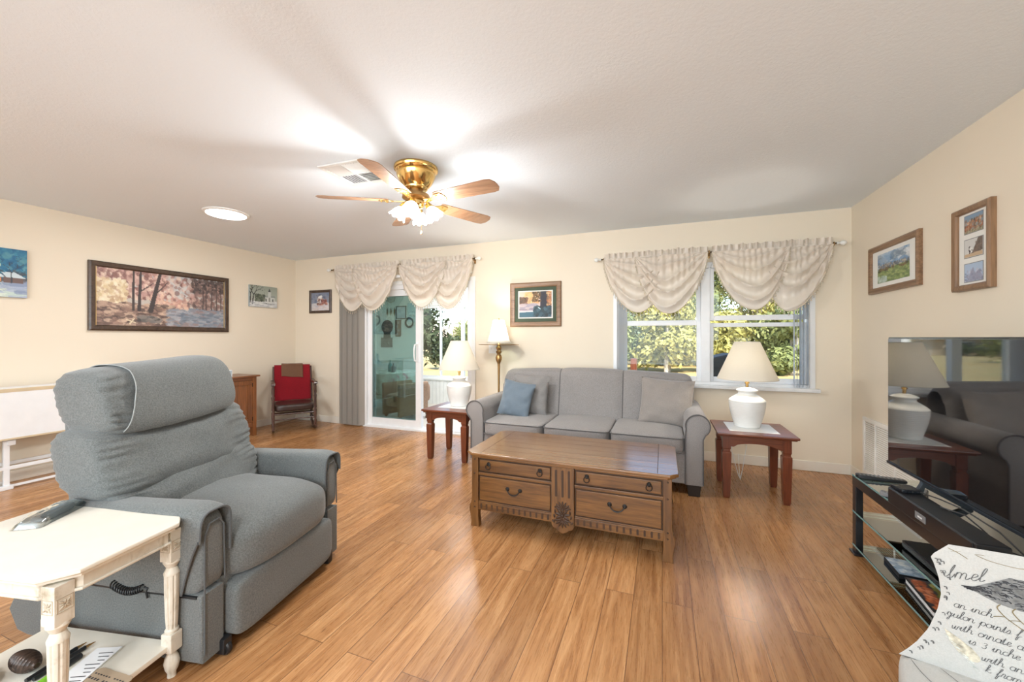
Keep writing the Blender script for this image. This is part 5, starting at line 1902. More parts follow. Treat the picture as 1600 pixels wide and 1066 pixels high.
# ------------------------------------------------------------------ rocking chair in the corner
def build_rocker():
    a = math.atan2(-.60, .80)
    r = thing('rocking_chair', 'small dark wooden rocking chair with leather seat in the corner', 'rocking chair', (-4.735, 3.955, 0), a + PI / 2)
    # local: front towards -y, width along x
    hw = .245
    for sx in (-1, 1):
        x = sx * hw
        bm = nb()
        lathe(bm, [(0, .05), (.012, .05), (.017, .09), (.020, .13), (.013, .15), (.018, .20), (.020, .27), (.013, .29), (.018, .31), (.016, .42), (.021, .47), (.013, .49), (.018, .52), (.016, .63), (0, .63)], 16, c=(x, -.21, 0))
        finish('front_leg', bm, 'rocker', r)
        bm = nb(); tube(bm, [(x * .96, .17, .06), (x * .96, .19, .33), (x * .96, .25, .60), (x * .95, .315, .84)], [.015, .017, .016, .013], 12)
        finish('back_post', bm, 'rocker', r)
        bm = nb()
        pts = [(x, -.36 + .76 * k / 16, .017 + .10 * ((k - 7.2) / 8.8) ** 2) for k in range(17)]
        rings = []
        for p in pts:
            rings.append([bm.verts.new((p[0] + dx, p[1], p[2] + dz)) for dx, dz in ((-.012, -.016), (.012, -.016), (.012, .02), (-.012, .02))])
        for A, Bq in zip(rings, rings[1:]):
            for k in range(4):
                bm.faces.new((A[k], A[(k + 1) % 4], Bq[(k + 1) % 4], Bq[k]))
        bm.faces.new(list(reversed(rings[0]))); bm.faces.new(rings[-1])
        finish('rocker', bm, 'rocker', r)
        bm = nb()
        prism(bm, [(-.275, -.0), (-.27, .02), (-.25, .03), (-.20, .026), (-.05, .018), (.24, .024), (.24, .002), (-.05, -.006), (-.22, .0), (-.255, -.008)], 'X', x - .024, x + .024, bev=.005, mat=tr(0, 0, .635))
        finish('armrest', bm, 'rocker', r)
        bm = nb(); tube(bm, [(x, -.21, .21), (x * .96, .18, .21)], .009, 8); tube(bm, [(x, -.21, .15), (x * .96, .175, .15)], .008, 8); finish('stretcher', bm, 'rocker', r)
    bm = nb(); tube(bm, [(-hw, -.21, .245), (hw, -.21, .245)], .010, 8); tube(bm, [(-hw, -.21, .175), (hw, -.21, .175)], .008, 8); finish('stretcher', bm, 'rocker', r)
    bm = nb(); tube(bm, [(-hw * .96, .18, .2), (hw * .96, .18, .2)], .009, 8); finish('stretcher', bm, 'rocker', r)
    bm = nb()
    cushion(bm, -hw + .01, hw - .01, -.245, .20, .275, .375, n=6, cuts=10); finish('seat', bm, 'leather', r, angle=60)
    bm = nb()
    box(bm, -hw * .95, hw * .95, -.012, .012, .0, .10, bev=.008, mat=tr(0, .30, .73) @ Matrix.Rotation(R(-16), 4, 'X'))
    box(bm, -hw * .95, hw * .95, -.009, .009, .0, .05, bev=.006, mat=tr(0, .22, .45) @ Matrix.Rotation(R(-13), 4, 'X'))
    for k in range(5):
        x = -.16 + .08 * k
        tube(bm, [(x, .225, .48), (x, .305, .76)], .009, 8)
    finish('backrest', bm, 'rocker', r)
    return r
RC = build_rocker()
def drape(name, mat, label, x0, x1, zf, zb, off, root, seed=0, skew=0):
    """cloth hung over the top rail: front side down to zf, back side to zb, in the rocker's frame"""
    bm = nb()
    def path(s):
        # s from front hem to rear hem; front falls along the reclined back
        top = .845 + off
        L1, L2 = top - zf, top - zb
        q = s * (L1 + .06 + L2)
        if q < L1:
            z = zf + q
            y = .30 - (.83 - z) * .26 - .022 - off
            return y, z
        if q < L1 + .06:
            a = (q - L1) / .06 * PI
            return .302 - (.022 + off) * math.cos(a), top + (.018 + off * .5) * math.sin(a)
        z = top - (q - L1 - .06)
        return .325 + off - (.83 - z) * .26 + .01, z
    def g(u, v):
        y, z = path(v)
        x = x0 + (x1 - x0) * u
        w = noise.noise(Vector((u * 3 + seed, v * 3, seed)))
        return Vector((x + .006 * w, y + .006 * w - .004, z + .004 * w + skew * (u - .5) * max(0, 1 - v * 2.4)))
    grid(bm, 24, 48, g)
    th = .006
    o = finish(name, bm, mat, None, angle=80)
    md = o.modifiers.new('thickness', 'SOLIDIFY'); md.thickness = th; md.offset = 0
    o.location = root.location; o.rotation_euler = root.rotation_euler
    return tag(o, label, 'blanket' if mat == 'red' else 'cloth')
drape('throw_blanket', 'red', 'red fleece throw draped over the back of the rocking chair', -.225, .225, .375, .50, .0, RC, 2)
drape('folded_cloth', 'brown_cloth', 'brown folded cloth laid over the red throw on the rocking chair', -.14, .13, .695, .70, .012, RC, 6, -.03)

# ------------------------------------------------------------------ oak cabinet on the left wall
def build_cabinet():
    c = thing('cabinet', 'low brown oak cabinet with panelled doors against the left wall', 'cabinet', (0, 0, 0))
    x0, x1, y0, y1, zt = X0 + .015, -4.87, 2.60, 3.525, .775
    bm = nb(); box(bm, x0 - .0, x1 + .03, y0 - .03, y1 + .03, zt - .022, zt, bev=.006); finish('top', bm, 'cabinet_x', c)
    for y in (y0, y1 - .05):
        for x in (x0, x1 - .05):
            bm = nb(); box(bm, x, x + .05, y, y + .05, 0, zt - .02, bev=.003); finish('leg', bm, 'cabinet', c)
    bm = nb(); box(bm, x0 + .01, x1 - .022, y0 + .012, y1 - .012, .12, zt - .02); finish('body', bm, 'cabinet', c)
    bm = nb()
    box(bm, x1 - .03, x1 - .004, y0 + .05, y1 - .05, zt - .062, zt - .022, bev=.002)
    box(bm, x1 - .03, x1 - .004, y0 + .05, y1 - .05, .115, .165, bev=.002)
    finish('rail', bm, 'cabinet_x', c)
    ym = (y0 + y1) / 2
    for a, b, kn in ((y0 + .052, ym - .002, ym - .04), (ym + .002, y1 - .052, ym + .04)):
        bm = nb()
        z0, z1 = .168, zt - .065
        for q in ((a, b, z0, z0 + .055), (a, b, z1 - .055, z1), (a, a + .06, z0 + .055, z1 - .055), (b - .06, b, z0 + .055, z1 - .055)):
            box(bm, x1 - .022, x1 - .002, *q, bev=.003)
        box(bm, x1 - .022, x1 - .012, a + .055, b - .055, z0 + .05, z1 - .05)
        dr = finish('door', bm, 'cabinet', c)
        bm = nb(); lathe(bm, [(0, .024), (.009, .023), (.0125, .018), (.010, .010), (.005, .006), (.006, 0)], 16, mat=tr(x1 - .002, kn, .46) @ Matrix.Rotation(R(90), 4, 'Y')); finish('knob', bm, 'ceramic', dr)
        bm = nb()
        for z in (.22, .65):
            yy = a - .002 if kn > (a + b) / 2 else b - .002
            box(bm, x1 - .008, x1 + .002, yy - .003, yy + .005, z - .025, z + .025)
        finish('hinge', bm, 'iron', dr)
    return zt
CZ = build_cabinet()
o = thing('digital_clock', 'small silver framed clock at the right end of the oak cabinet', 'clock', (-4.90, 3.19, CZ), R(80))
bm = nb(); box(bm, -.042, .042, -.012, .012, 0, .085, bev=.004); finish('case', bm, 'paper', o)
bm = nb(); box(bm, -.032, .032, -.0135, -.011, .018, .074); finish('screen', bm, 'screen_lit', o)
bm = nb()
for k in range(3):
    box(bm, -.026, .02 - .008 * k, -.0142, -.0134, .027 + k * .016, .034 + k * .016)
finish('digits', bm, 'grey_plastic', o)
o = thing('cordless_phone', 'black cordless phone standing in its base on the oak cabinet', 'phone', (-4.92, 3.07, CZ), R(78))
bm = nb(); cushion(bm, -.04, .04, -.045, .045, 0, .035, n=5, cuts=6); finish('cradle', bm, 'black_gloss', o)
bm = nb(); cushion(bm, -.024, .024, -.015, .015, .0, .165, n=5, cuts=8, mat=tr(0, 0, .015) @ Matrix.Rotation(R(-9), 4, 'X')); hs = finish('handset', bm, 'black_gloss', o)
bm = nb(); box(bm, -.016, .016, -.0165, -.014, .105, .135, mat=tr(0, 0, .015) @ Matrix.Rotation(R(-9), 4, 'X')); finish('display', bm, 'screen_lit', hs)
bm = nb()
for k in range(9):
    box(bm, -.014 + .011 * (k % 3) - .003, -.014 + .011 * (k % 3) + .005, -.0172, -.014, .05 + .014 * (k // 3), .058 + .014 * (k // 3), mat=tr(0, 0, .015) @ Matrix.Rotation(R(-9), 4, 'X'))
finish('keypad', bm, 'paper', hs)

# ------------------------------------------------------------------ folded white hobby table by the left wall
h = thing('folding_table', 'white folded drop-leaf table with tan edges by the left wall', 'table', (0, 0, 0))
bm = nb(); box(bm, -5.20, -4.985, .65, 2.25, .812, .832, bev=.002); finish('table_top', bm, 'kraft_edge' if 'kraft_edge' in M else 'kraft', h)
M['tan_edge'] = plain('pale_wood_edging', (.62, .50, .33), .45, var=.05)
h.children[0].data.materials[0] = M['tan_edge']
bm = nb(); box(bm, -5.19, -4.995, .66, 2.24, .832, .834); finish('top_laminate', bm, 'white', h.children[0])
bm = nb(); box(bm, -5.002, -4.986, .66, 2.24, .425, .805, bev=.001); lf = finish('drop_leaf', bm, 'white', h)
bm = nb(); box(bm, -5.004, -4.984, .655, 2.245, .413, .427, bev=.001); box(bm, -5.004, -4.984, .655, 2.245, .803, .812, bev=.001); box(bm, -5.004, -4.984, 2.238, 2.246, .42, .81, bev=.001); finish('edging', bm, 'tan_edge', lf)
for y in (.80, 1.50, 2.14):
    bm = nb()
    box(bm, -5.06, -5.03, y - .045, y - .018, .03, .81, bev=.003); box(bm, -5.06, -5.03, y + .0, y + .034, .03, .81, bev=.003)
    box(bm, -5.20, -5.01, y - .03, y + .05, .0, .035, bev=.006)
    box(bm, -5.055, -5.02, y + .02, y + .065, .36, .405, bev=.006)
    finish('leg', bm, 'white', h)
for z, r_ in ((.175, .014), (.022, .010)):
    bm = nb(); box(bm, -5.05, -5.05 + r_ * 1.5, .80, 2.14, z - r_, z + r_, bev=.003); finish('stretcher', bm, 'white', h)
bm = nb(); box(bm, -5.19, -5.17, .80, 2.14, .17, .20, bev=.003); finish('stretcher', bm, 'white', h)

# ------------------------------------------------------------------ valances and rods
def rod(label, xa, xb, z, brackets):
    r = thing('curtain_rod', label, 'curtain rod', (0, YB - .07, z))
    bm = nb(); tube(bm, [(xa, 0, 0), (xb, 0, 0)], .008, 10); finish('pole', bm, 'bronze', r)
    for x, s in ((xa, -1), (xb, 1)):
        bm = nb(); lathe(bm, [(.008, 0), (.013, .006), (.013, .012), (.007, .018), (.007, .024), (.018, .032), (.023, .048), (.019, .064), (.009, .074), (0, .077)], 18, mat=tr(x, 0, 0) @ Matrix.Rotation(R(90 * s), 4, 'Y'))
        finish('finial', bm, 'ceramic', r)
    for x in brackets:
        bm = nb()
        box(bm, x - .012, x + .012, .062, .07, -.05, .03, bev=.002)
        tube(bm, [(x, .066, -.02), (x, .03, -.028), (x, .0, -.012)], .006, 8)
        tube(bm, [(x, .012 * math.cos(a), .012 * math.sin(a)) for a in [k * PI / 6 for k in range(13)]], .004, 6)
        finish('bracket', bm, 'brass_old', r)
    return r
rod('bronze curtain rod with white finials above the patio door', -4.49, -2.165, 2.232, (-4.44, -3.287, -2.20))
rod('bronze curtain rod with white finials above the right window', -.628, 1.475, 2.108, (-.60, .44, 1.455))

def swag(bm, xa, xb, xm, zt, D, y0, ph, bead=None, nf=4.6):
    m = (xm - xa) / (xb - xa)
    rnd = random.Random(int(ph * 100))
    def g(u, s):
        t = .5 * u / m if u < m else .5 + .5 * (u - m) / (1 - m)
        hh = math.sin(PI * t)
        z = zt - D * (hh ** (1.7 - 1.08 * s ** .7)) * s
        wob = noise.noise(Vector((u * 2.3 + ph, s * 2.1, ph)))
        fold = 1 - 2 * abs(math.sin(PI * nf * (s ** .85) + ph + 1.6 * wob + 1.1 * (u - m))) ** .8
        y = y0 - .018 - .050 * hh * math.sin(PI * min(1, s * .72 + .05)) - .048 * fold * hh * (.3 + .7 * s) * (1 - .7 * s ** 8)
        y += .010 * (1 + .8 * wob) * math.sin(2 * PI * 12 * u + 4 * noise.noise(Vector((u * 5, ph, 1)))) * (1 - s) ** 1.3
        # side pleats running down from the corners
        y -= .016 * math.sin(2 * PI * 8 * u + 3 * s + ph) * (1 - hh) * min(1, s * 2)
        x = xa + (xb - xa) * u + .012 * (m - u) * s * hh
        z += .012 * fold * hh * s * (1 - s)
        return Vector((x, y, z))
    grid(bm, 64, 56, g)
    if bead is not None:
                # roughly even spacing along the hem
        P = [g(k / 400, 1) for k in range(401)]
        acc = [0]
        for a, b in zip(P, P[1:]):
            acc.append(acc[-1] + (b - a).length)
        d = 0
        i = 0
        while d < acc[-1]:
            while i < 399 and acc[i + 1] < d:
                i += 1
            p = P[i]
            L = .030
            for r_, za, zb in ((.0022, 0, -.012), (.0078, -.012, -.023), (.0062, -.024, -.045)):
                t2 = nb()
                bmesh.ops.create_icosphere(t2, subdivisions=1, radius=1)
                merge(bead, t2, tr(p.x, p.y, p.z + (za + zb) / 2) @ Matrix.Diagonal((r_, r_, (za - zb) / 2, 1)))
            d += .038
        tube(bead, [P[k] + Vector((0, -.001, -.001)) for k in range(0, 401, 8)], .0042, 5)
def valance(label, xa, xb, zt, swags, seed):
    v = thing('valance', label, 'valance', (0, 0, 0), 0, 'satin swag valances')
    y0 = YB - .075
    bead = nb()
    for i, (a, b, m_, D, dy) in enumerate(swags):
        bm = nb()
        swag(bm, a, b, m_, zt - .008, D, y0 - dy, seed + 1.7 * i, bead)
        finish('swag', bm, 'swag', v, angle=80)
    o = finish('bead_fringe', bead, 'bead', v, angle=80)
    o['kind'] = 'stuff'
    # ruffled heading with rod pocket
    bm = nb()
    def g(u, s):
        x = xa + (xb - xa) * u
        n1 = noise.noise(Vector((u * 24 + seed, 0, 0)))
        w = math.sin(2 * PI * 17 * u + 3 * n1)
        prof = [(-.035, .0), (-.012, -.012), (.0, -.0155), (.014, -.010), (.030, -.006), (.058 + .018 * n1, -.004)]
        q = s * 5
        i = min(int(q), 4)
        k = q - i
        z = prof[i][0] * (1 - k) + prof[i + 1][0] * k
        y = prof[i][1] * (1 - k) + prof[i + 1][1] * k
        return Vector((x + .003 * math.cos(2 * PI * 17 * u) * s, y0 + .005 + y + (.006 + .016 * max(0, s - .5) / .5) * w, zt + z))
    grid(bm, 260, 14, g)
    grid(bm, 260, 14, lambda u, s: g(u, s) + Vector((.004, .024 - .012 * s, -.004 * s)))
    finish('heading_ruffle', bm, 'swag', v, angle=80)
zd = 2.232
valance('cream satin swag valance left of centre over the patio door', -4.42, -3.315, zd, [(-4.42, -3.70, -4.05, .60, -.004), (-4.06, -3.315, -3.70, .60, .022)], 1.1)
valance('cream satin swag valance right of centre over the patio door', -3.265, -2.20, zd, [(-2.86, -2.20, -2.52, .61, -.004), (-3.265, -2.56, -2.88, .58, .022)], 2.3)
zw = 2.108
valance('cream satin swag valance over the left half of the right window', -.60, .42, zw, [(-.60, .09, -.235, .58, -.004), (-.27, .42, .06, .60, .022)], 3.7)
valance('cream satin swag valance over the right half of the right window', .46, 1.44, zw, [(.86, 1.44, 1.09, .60, -.004), (.46, 1.11, .82, .58, .022)], 4.9)

# ------------------------------------------------------------------ vertical blinds
def blind(label, xs, z0, z1, y, mat, headrail):
    b = thing('vertical_blind', label, 'blind', (0, 0, 0), 0)
    bm = nb(); box(bm, headrail[0], headrail[1], y - .025, y + .02, z1, z1 + .035, bev=.004); finish('headrail', bm, 'white', b)
    for i, (x, a) in enumerate(xs):
        bm = nb()
        m = tr(x, y, 0) @ Matrix.Rotation(R(a), 4, 'Z')
        pts = [(-.044, 0), (-.02, .004), (.02, .004), (.044, 0), (.02, .0032), (-.02, .0032)]
        prism(bm, pts, 'Z', z0, z1, mat=m)
        finish('vane', bm, mat, b)
blind('taupe vertical blind stacked open at the left of the patio door', [(-4.295 + .0315 * k, 66 + 8 * math.sin(k * 2)) for k in range(12)], .02, 2.06, YB - .055, 'vane', (-4.34, DX1 + .02))
# valance-high headrail sits behind the swags
blind('white vertical blind stacked at the right side of the window', [(1.165 + .025 * k, 68 + 6 * math.sin(k * 2)) for k in range(6)], WZ0 + .012, 1.955, YB - .02, 'vane_light', (.46, 1.33))
blind('white vertical blind stacked at the left side of the window', [(-.44 + .03 * k, 60 + 3 * math.sin(k * 2)) for k in range(3)], WZ0 + .012, 1.955, YB - .02, 'vane_light', (-.50, .44))

# ------------------------------------------------------------------ sunroom behind the patio door
SX0, SX1, SY0, SY1, SZC = -6.3, -.62, YB + .15, 6.5, 2.45
bm = nb(); box(bm, SX0, SX1, SY0, SY1 + .1, -.12, -.02); struct('floor_sunroom', bm, 'sunfloor')
bm = nb(); box(bm, SX0 - .1, SX1 + .1, SY0, SY1 + .25, SZC, SZC + .1); struct('ceiling_sunroom', bm, 'white_wall')
bm = nb(); box(bm, SX0 - .1, SX0, SY0, SY1 + .1, -.1, SZC); struct('wall_sunroom_left', bm, 'white_wall')
bm = nb(); box(bm, SX1, SX1 + .08, SY0, SY1 + .1, -.1, .47); box(bm, SX1, SX1 + .08, SY0, SY1 + .1, 1.9, SZC)
for y in (SY0, 5.5, SY1):
    box(bm, SX1, SX1 + .08, y - .0, y + .09, .47, 1.9)
struct('wall_sunroom_right', bm, 'siding')
wx = -4.45      # glazing starts here, solid wall to the left
bm = nb(); box(bm, SX0, wx, SY1, SY1 + .1, -.1, SZC); box(bm, wx, SX1, SY1, SY1 + .1, -.1, .47); box(bm, wx, SX1, SY1, SY1 + .1, 1.87, SZC)
struct('wall_sunroom_back', bm, 'white_wall')
# beadboard wainscot
bm = nb()
for k in range(48):
    x = wx + (SX1 - wx) * k / 48
    box(bm, x + .004, x + (SX1 - wx) / 48 - .004, SY1 - .012, SY1, -.02, .44, bev=.003)
box(bm, wx, SX1, SY1 - .03, SY1, .44, .475, bev=.005)
box(bm, SX0, wx, SY1 - .02, SY1, .79, .815, bev=.005)
struct('trim_2', bm, 'white_paint')
w2 = sroot('window_2')
bm = nb()
n = 4
for k in range(n + 1):
    x = wx + (SX1 - wx) * k / n
    box(bm, x - .03, x + .03, SY1 + .008, SY1 + .072, .472, 1.868, bev=.004)
box(bm, wx, SX1, SY1 + .01, SY1 + .07, .47, .52, bev=.004)
box(bm, wx, SX1, SY1 + .01, SY1 + .07, 1.82, 1.87, bev=.004)
for k in range(n):
    x = wx + (SX1 - wx) * (k + .5) / n
    box(bm, x - .018, x + .018, SY1 + .018, SY1 + .062, .5, 1.85, bev=.003)
struct('window_frame', bm, 'white', w2)
bm = nb(); box(bm, wx, SX1, SY1 + .037, SY1 + .042, .5, 1.85); struct('pane', bm, 'glass', w2)
light('sunroom_fill_light', 'AREA', (-3.0, 5.5, SZC - .03), 55, (.92, .97, 1), shape='DISK', size=.35)  # added fill lamp without a fixture, brightens the sunroom
# wall hangings on the solid part (seen through the tinted leaf)
YS = SY1 - .002
o = thing('dreamcatcher', 'round dreamcatcher with hanging feathers on the sunroom wall', 'dreamcatcher', (-5.10, YS, 2.06))
bm = nb(); tube(bm, [(.10 * math.cos(k * PI / 20), -.012, .10 * math.sin(k * PI / 20)) for k in range(40)], .006, 6, closed=True); finish('hoop', bm, 'kraft', o)
bm = nb()
for k in range(8):
    a, b = k * PI / 4, (k + 3) * PI / 4
    tube(bm, [(.1 * math.cos(a), -.012, .1 * math.sin(a)), (.1 * math.cos(b), -.012, .1 * math.sin(b))], .0012, 4)
tube(bm, [(0, -.012, .1), (0, -.004, .22)], .002, 4)
finish('web', bm, 'ink', o)
for dx in (-.09, 0, .09):
    bm = nb(); tube(bm, [(dx, -.012, -.05), (dx, -.012, -.22)], .0018, 4)
    prism(bm, [(dx, -.20), (dx + .018, -.25), (dx + .014, -.32), (dx, -.37), (dx - .014, -.32), (dx - .018, -.25)], 'Y', -.016, -.012); finish('feather', bm, 'brown_cloth', o)
o = thing('framed_picture', 'small pale framed picture on the sunroom wall right of the dreamcatcher', 'picture', (-4.86, YS, 1.755))
frame_bars(o, .24, .26, .02, .015, 'black', None)
cvs = Canvas(30, 30, (190, 205, 215), (160, 180, 196), 8); cvs.line(.3, .3, .5, .6, .05, .02, (90, 100, 110)); cvs.dabs(30, 0, 1, 0, 1, .08, [(205, 215, 225), (150, 170, 186)], .6)
pc = picture('print', cvs, (.21, .23), 'print', o); pc.location = (0, -.006, 0)
o = thing('wall_plaque', 'dark round wall plaque on the sunroom wall', 'plaque', (-5.20, YS, 1.47))
bm = nb(); lathe(bm, [(0, .02), (.07, .022), (.135, .012), (.14, 0), (0, 0)], 28, mat=Matrix.Rotation(R(90), 4, 'X')); finish('disc', bm, 'iron', o)
bm = nb(); prism(bm, [(-.07, -.11), (.07, -.11), (.09, -.22), (.02, -.25), (-.08, -.22)], 'Y', -.018, 0); finish('pendant', bm, 'iron', o)
o = thing('decorative_plate', 'small pale wall plate at the left of the sunroom plaque', 'plate', (-5.46, YS, 1.61))
bm = nb(); lathe(bm, [(0, .008), (.06, .010), (.10, .022), (.105, .018), (.06, 0), (0, 0)], 28, mat=Matrix.Rotation(R(90), 4, 'X')); finish('rim', bm, 'grey_plastic', o)
bm = nb(); lathe(bm, [(0, .0105), (.062, .0115), (.062, .009), (0, .009)], 24, mat=Matrix.Rotation(R(90), 4, 'X')); finish('well', bm, 'ceramic', o)
o = thing('wall_hanging', 'narrow vertical woven hanging on the sunroom wall', 'wall hanging', (-4.93, YS, 1.44))
bm = nb(); prism(bm, [(-.07, .17), (.07, .17), (.07, -.14), (.05, -.17), (-.06, -.17), (-.07, -.12)], 'Y', -.012, 0); finish('cloth', bm, 'brown_cloth', o)
bm = nb()
for k in range(4):
    lathe(bm, [(0, .018), (.026, .012), (.028, 0)], 12, mat=tr(.015 * (-1) ** k, -.002, .11 - k * .075) @ Matrix.Rotation(R(90), 4, 'X'))
finish('medallion', bm, 'grey_plastic', o)
o = thing('decorative_plate', 'dark-rimmed plate at the right end of the sunroom wall hangings', 'plate', (-4.66, YS, 1.55))
bm = nb(); lathe(bm, [(0, .008), (.06, .010), (.10, .022), (.105, .018), (.06, 0), (0, 0)], 28, mat=Matrix.Rotation(R(90), 4, 'X')); finish('rim', bm, 'iron', o)
bm = nb(); lathe(bm, [(0, .0105), (.075, .0115), (.075, .009), (0, .009)], 24, mat=Matrix.Rotation(R(90), 4, 'X')); finish('well', bm, 'ceramic', o)
o = thing('wall_sign', 'grey rectangular sign hung below the sunroom plaque', 'sign', (-5.21, YS, 1.155))
bm = nb(); box(bm, -.14, .14, -.015, 0, -.10, .10, bev=.003); finish('board', bm, 'sofa_pipe', o)
bm = nb(); tube(bm, [(-.1, -.006, .10), (0, -.006, .14), (.1, -.006, .10)], .002, 5); lathe(bm, [(0, .02), (.008, .02), (.008, .012)], 10, mat=tr(.06, 0, -.01) @ Matrix.Rotation(R(90), 4, 'X')); finish('hanger', bm, 'ceramic', o)
# table with a flowered cloth
o = thing('dining_table', 'dark wooden table under a flowered cloth in the sunroom', 'table', (-4.46, 5.55, -.02))
bm = nb(); lathe(bm, [(0, .66), (.50, .66), (.51, .672), (.50, .685), (0, .685)], 40); finish('table_top', bm, 'rocker', o)
for k in range(4):
    a = R(40 + 90 * k)
    bm = nb(); tube(bm, [(.34 * math.cos(a), .34 * math.sin(a), .66), (.38 * math.cos(a), .38 * math.sin(a), 0)], [.03, .02], 10); finish('leg', bm, 'rocker', o)
bm = nb()
M['flower_cloth'] = None
def flower():
    t = NT('flowered_tablecloth')
    p = t.bsdf((.5, .6, .56), .9)
    v = t.coord()
    f = t.noise(v, 5.5, 3, .6, .6)
    t.l(t.ramp(f, [(.36, (.20, .24, .20)), (.44, (.62, .66, .60)), (.56, (.66, .70, .64)), (.64, (.52, .25, .30))]), p.inputs['Base Color'])
    return t.m
M['flower_cloth'] = flower()
def tc(u, v):
    a = u * 2 * PI
    R0 = .515
    sq = R0 * (1.0 + .38 * abs(math.cos(2 * a)) ** 2)
    q = v
    if q < .55:
        r = R0 * q / .55
        return Vector((r * math.cos(a), r * math.sin(a), .690))
    k = (q - .55) / .45
    drop = .20 + .20 * abs(math.sin(2 * a + .6)) ** 1.5
    r = R0 + .006 + .02 * k * math.cos(a * 12)
    return Vector((r * math.cos(a), r * math.sin(a), .690 - drop * k))
grid(bm, 96, 30, tc, cu=True)
bmesh.ops.remove_doubles(bm, verts=bm.verts, dist=1e-5)
c_ = finish('tablecloth', bm, 'flower_cloth', None, angle=80); c_.location = (-4.46, 5.55, -.02)
tag(c_, 'flowered pale cloth draped over the sunroom table', 'tablecloth')
for i, (x, y, hgt, lab) in enumerate(((-4.34, 5.50, .20, 'taller glass bottle on the flowered sunroom tablecloth'), (-4.24, 5.46, .15, 'shorter glass bottle on the flowered sunroom tablecloth'))):
    bm = nb(); lathe(bm, [(0, 0), (.035, 0), (.036, hgt * .55), (.014, hgt * .75), (.014, hgt), (0, hgt)], 18)
    o = finish('glass_bottle', bm, 'grey_plastic' if i else 'glass_edge', None); o.location = (x, y, .672); tag(o, lab, 'bottle')
o = thing('storage_bag', 'pale teal bag on the sunroom floor under the table', 'bag', (-4.05, 5.75, -.02))
bm = nb(); cushion(bm, -.13, .13, -.10, .10, 0, .22, n=3, cuts=10, disp=lambda p, q: q + Vector((.01 * noise.noise(p * 3), .01 * noise.noise(p * 3 + Vector((4, 0, 0))), 0))); finish('body', bm, 'teal_cloth', o, angle=80)
bm = nb(); tube(bm, [(-.07, 0, .2), (-.05, 0, .29), (.05, 0, .29), (.07, 0, .2)], .006, 6); finish('strap', bm, 'green', o)
o = thing('paper_bag', 'white upright bag on the sunroom floor left of the table', 'bag', (-4.62, 5.02, -.02), R(20))
bm = nb(); prism(bm, [(-.10, -.06), (.10, -.06), (.10, .06), (-.10, .06)], 'Z', 0, .27, bev=.004); finish('body', bm, 'paper', o)
bm = nb(); tube(bm, [(-.04, -.06, .26), (-.03, -.06, .33), (.03, -.06, .33), (.04, -.06, .26)], .003, 6); finish('handle', bm, 'paper', o)
# upholstered armchair whose rolled arm shows in the opening
o = thing('armchair', 'tan brocade armchair just inside the open patio door', 'armchair', (-3.72, 5.12, -.02), R(-15))
o.scale = (.6, 1, 1)
bm = nb(); cushion(bm, -.28, .28, -.30, .25, .22, .42, n=6, cuts=8); finish('seat', bm, 'tan', o, angle=60)
bm = nb(); cushion(bm, -.30, .30, .18, .34, .25, .55, n=5, cuts=8); finish('backrest', bm, 'tan', o, angle=60)
for sx in (-1, 1):
    bm = nb()
    prism(bm, [(sx * .27, .10), (sx * .27, .50), (sx * .275, .55), (sx * .31, .585), (sx * .355, .575), (sx * .37, .54), (sx * .35, .50), (sx * .345, .30), (sx * .335, .10)], 'Y', -.31, .25, bev=.014, seg=3); finish('arm', bm, 'tan', o, angle=50)
    for y in (-.26, .24):
        bm = nb(); lathe(bm, [(0, 0), (.018, 0), (.022, .02), (.012, .05), (.026, .10), (.026, .16), (0, .16)], 14, c=(sx * .29, y, 0)); finish('leg', bm, 'brown_cloth', o)

# ------------------------------------------------------------------ the garden
def slope(y):
    return -.12 - .0172 * max(0, y - 7)
def lawn_mat():
    t = NT('dry_lawn')
    p = t.bsdf((.5, .4, .2), .95)
    v = t.coord()
    a = t.noise(v, .35, 4); b = t.noise(v, 22, 4, .7)
    c1 = t.ramp(a, [(.3, (.46, .33, .12)), (.55, (.58, .43, .19)), (.75, (.34, .32, .10))])
    c2 = t.ramp(b, [(.3, (.62, .6, .55)), (.7, (1.0, 1.0, 1.0))])
    t.l(t.mix(1.0, c1, c2, 'MULTIPLY'), p.inputs['Base Color'])
    return t.m
M['lawn'] = lawn_mat()
bm = nb()
grid(bm, 2, 30, lambda u, v: Vector((-160 + 320 * u, 4.0 + 140 * v, slope(4.0 + 140 * v))))
struct('lawn', bm, 'lawn')
def leaf_mat(name, cols):
    t = NT(name)
    p = t.bsdf(cols[1], .6)
    p.inputs['Specular IOR Level'].default_value = .25
    v = t.coord()
    f = t.noise(v, 1.4, 3, .6)
    g = t.noise(v, 30, 1)
    t.l(t.mix(.5, t.ramp(f, [(.32, cols[0]), (.5, cols[1]), (.68, cols[2])]), t.ramp(g, [(.35, cols[0]), (.65, cols[2])])), p.inputs['Base Color'])
    tl = t.n('ShaderNodeBsdfTranslucent'); tl.inputs[0].default_value = (*cols[2], 1)
    mx = t.n('ShaderNodeMixShader'); mx.inputs[0].default_value = .15
    t.l(p.outputs[0], mx.inputs[1]); t.l(tl.outputs[0], mx.inputs[2]); t.l(mx.outputs[0], t.out.inputs[0])
    return t.m
M['leaf_olive'] = leaf_mat('olive_leaves', [(.10, .105, .03), (.32, .30, .085), (.56, .50, .17)])
M['leaf_green'] = leaf_mat('green_leaves', [(.06, .085, .03), (.19, .23, .075), (.37, .38, .15)])
M['leaf_dark'] = leaf_mat('dark_glossy_leaves', [(.018, .028, .014), (.045, .065, .03), (.10, .12, .06)])
M['leaf_blue'] = leaf_mat('grey_green_leaves', [(.07, .10, .07), (.15, .20, .13), (.28, .32, .22)])
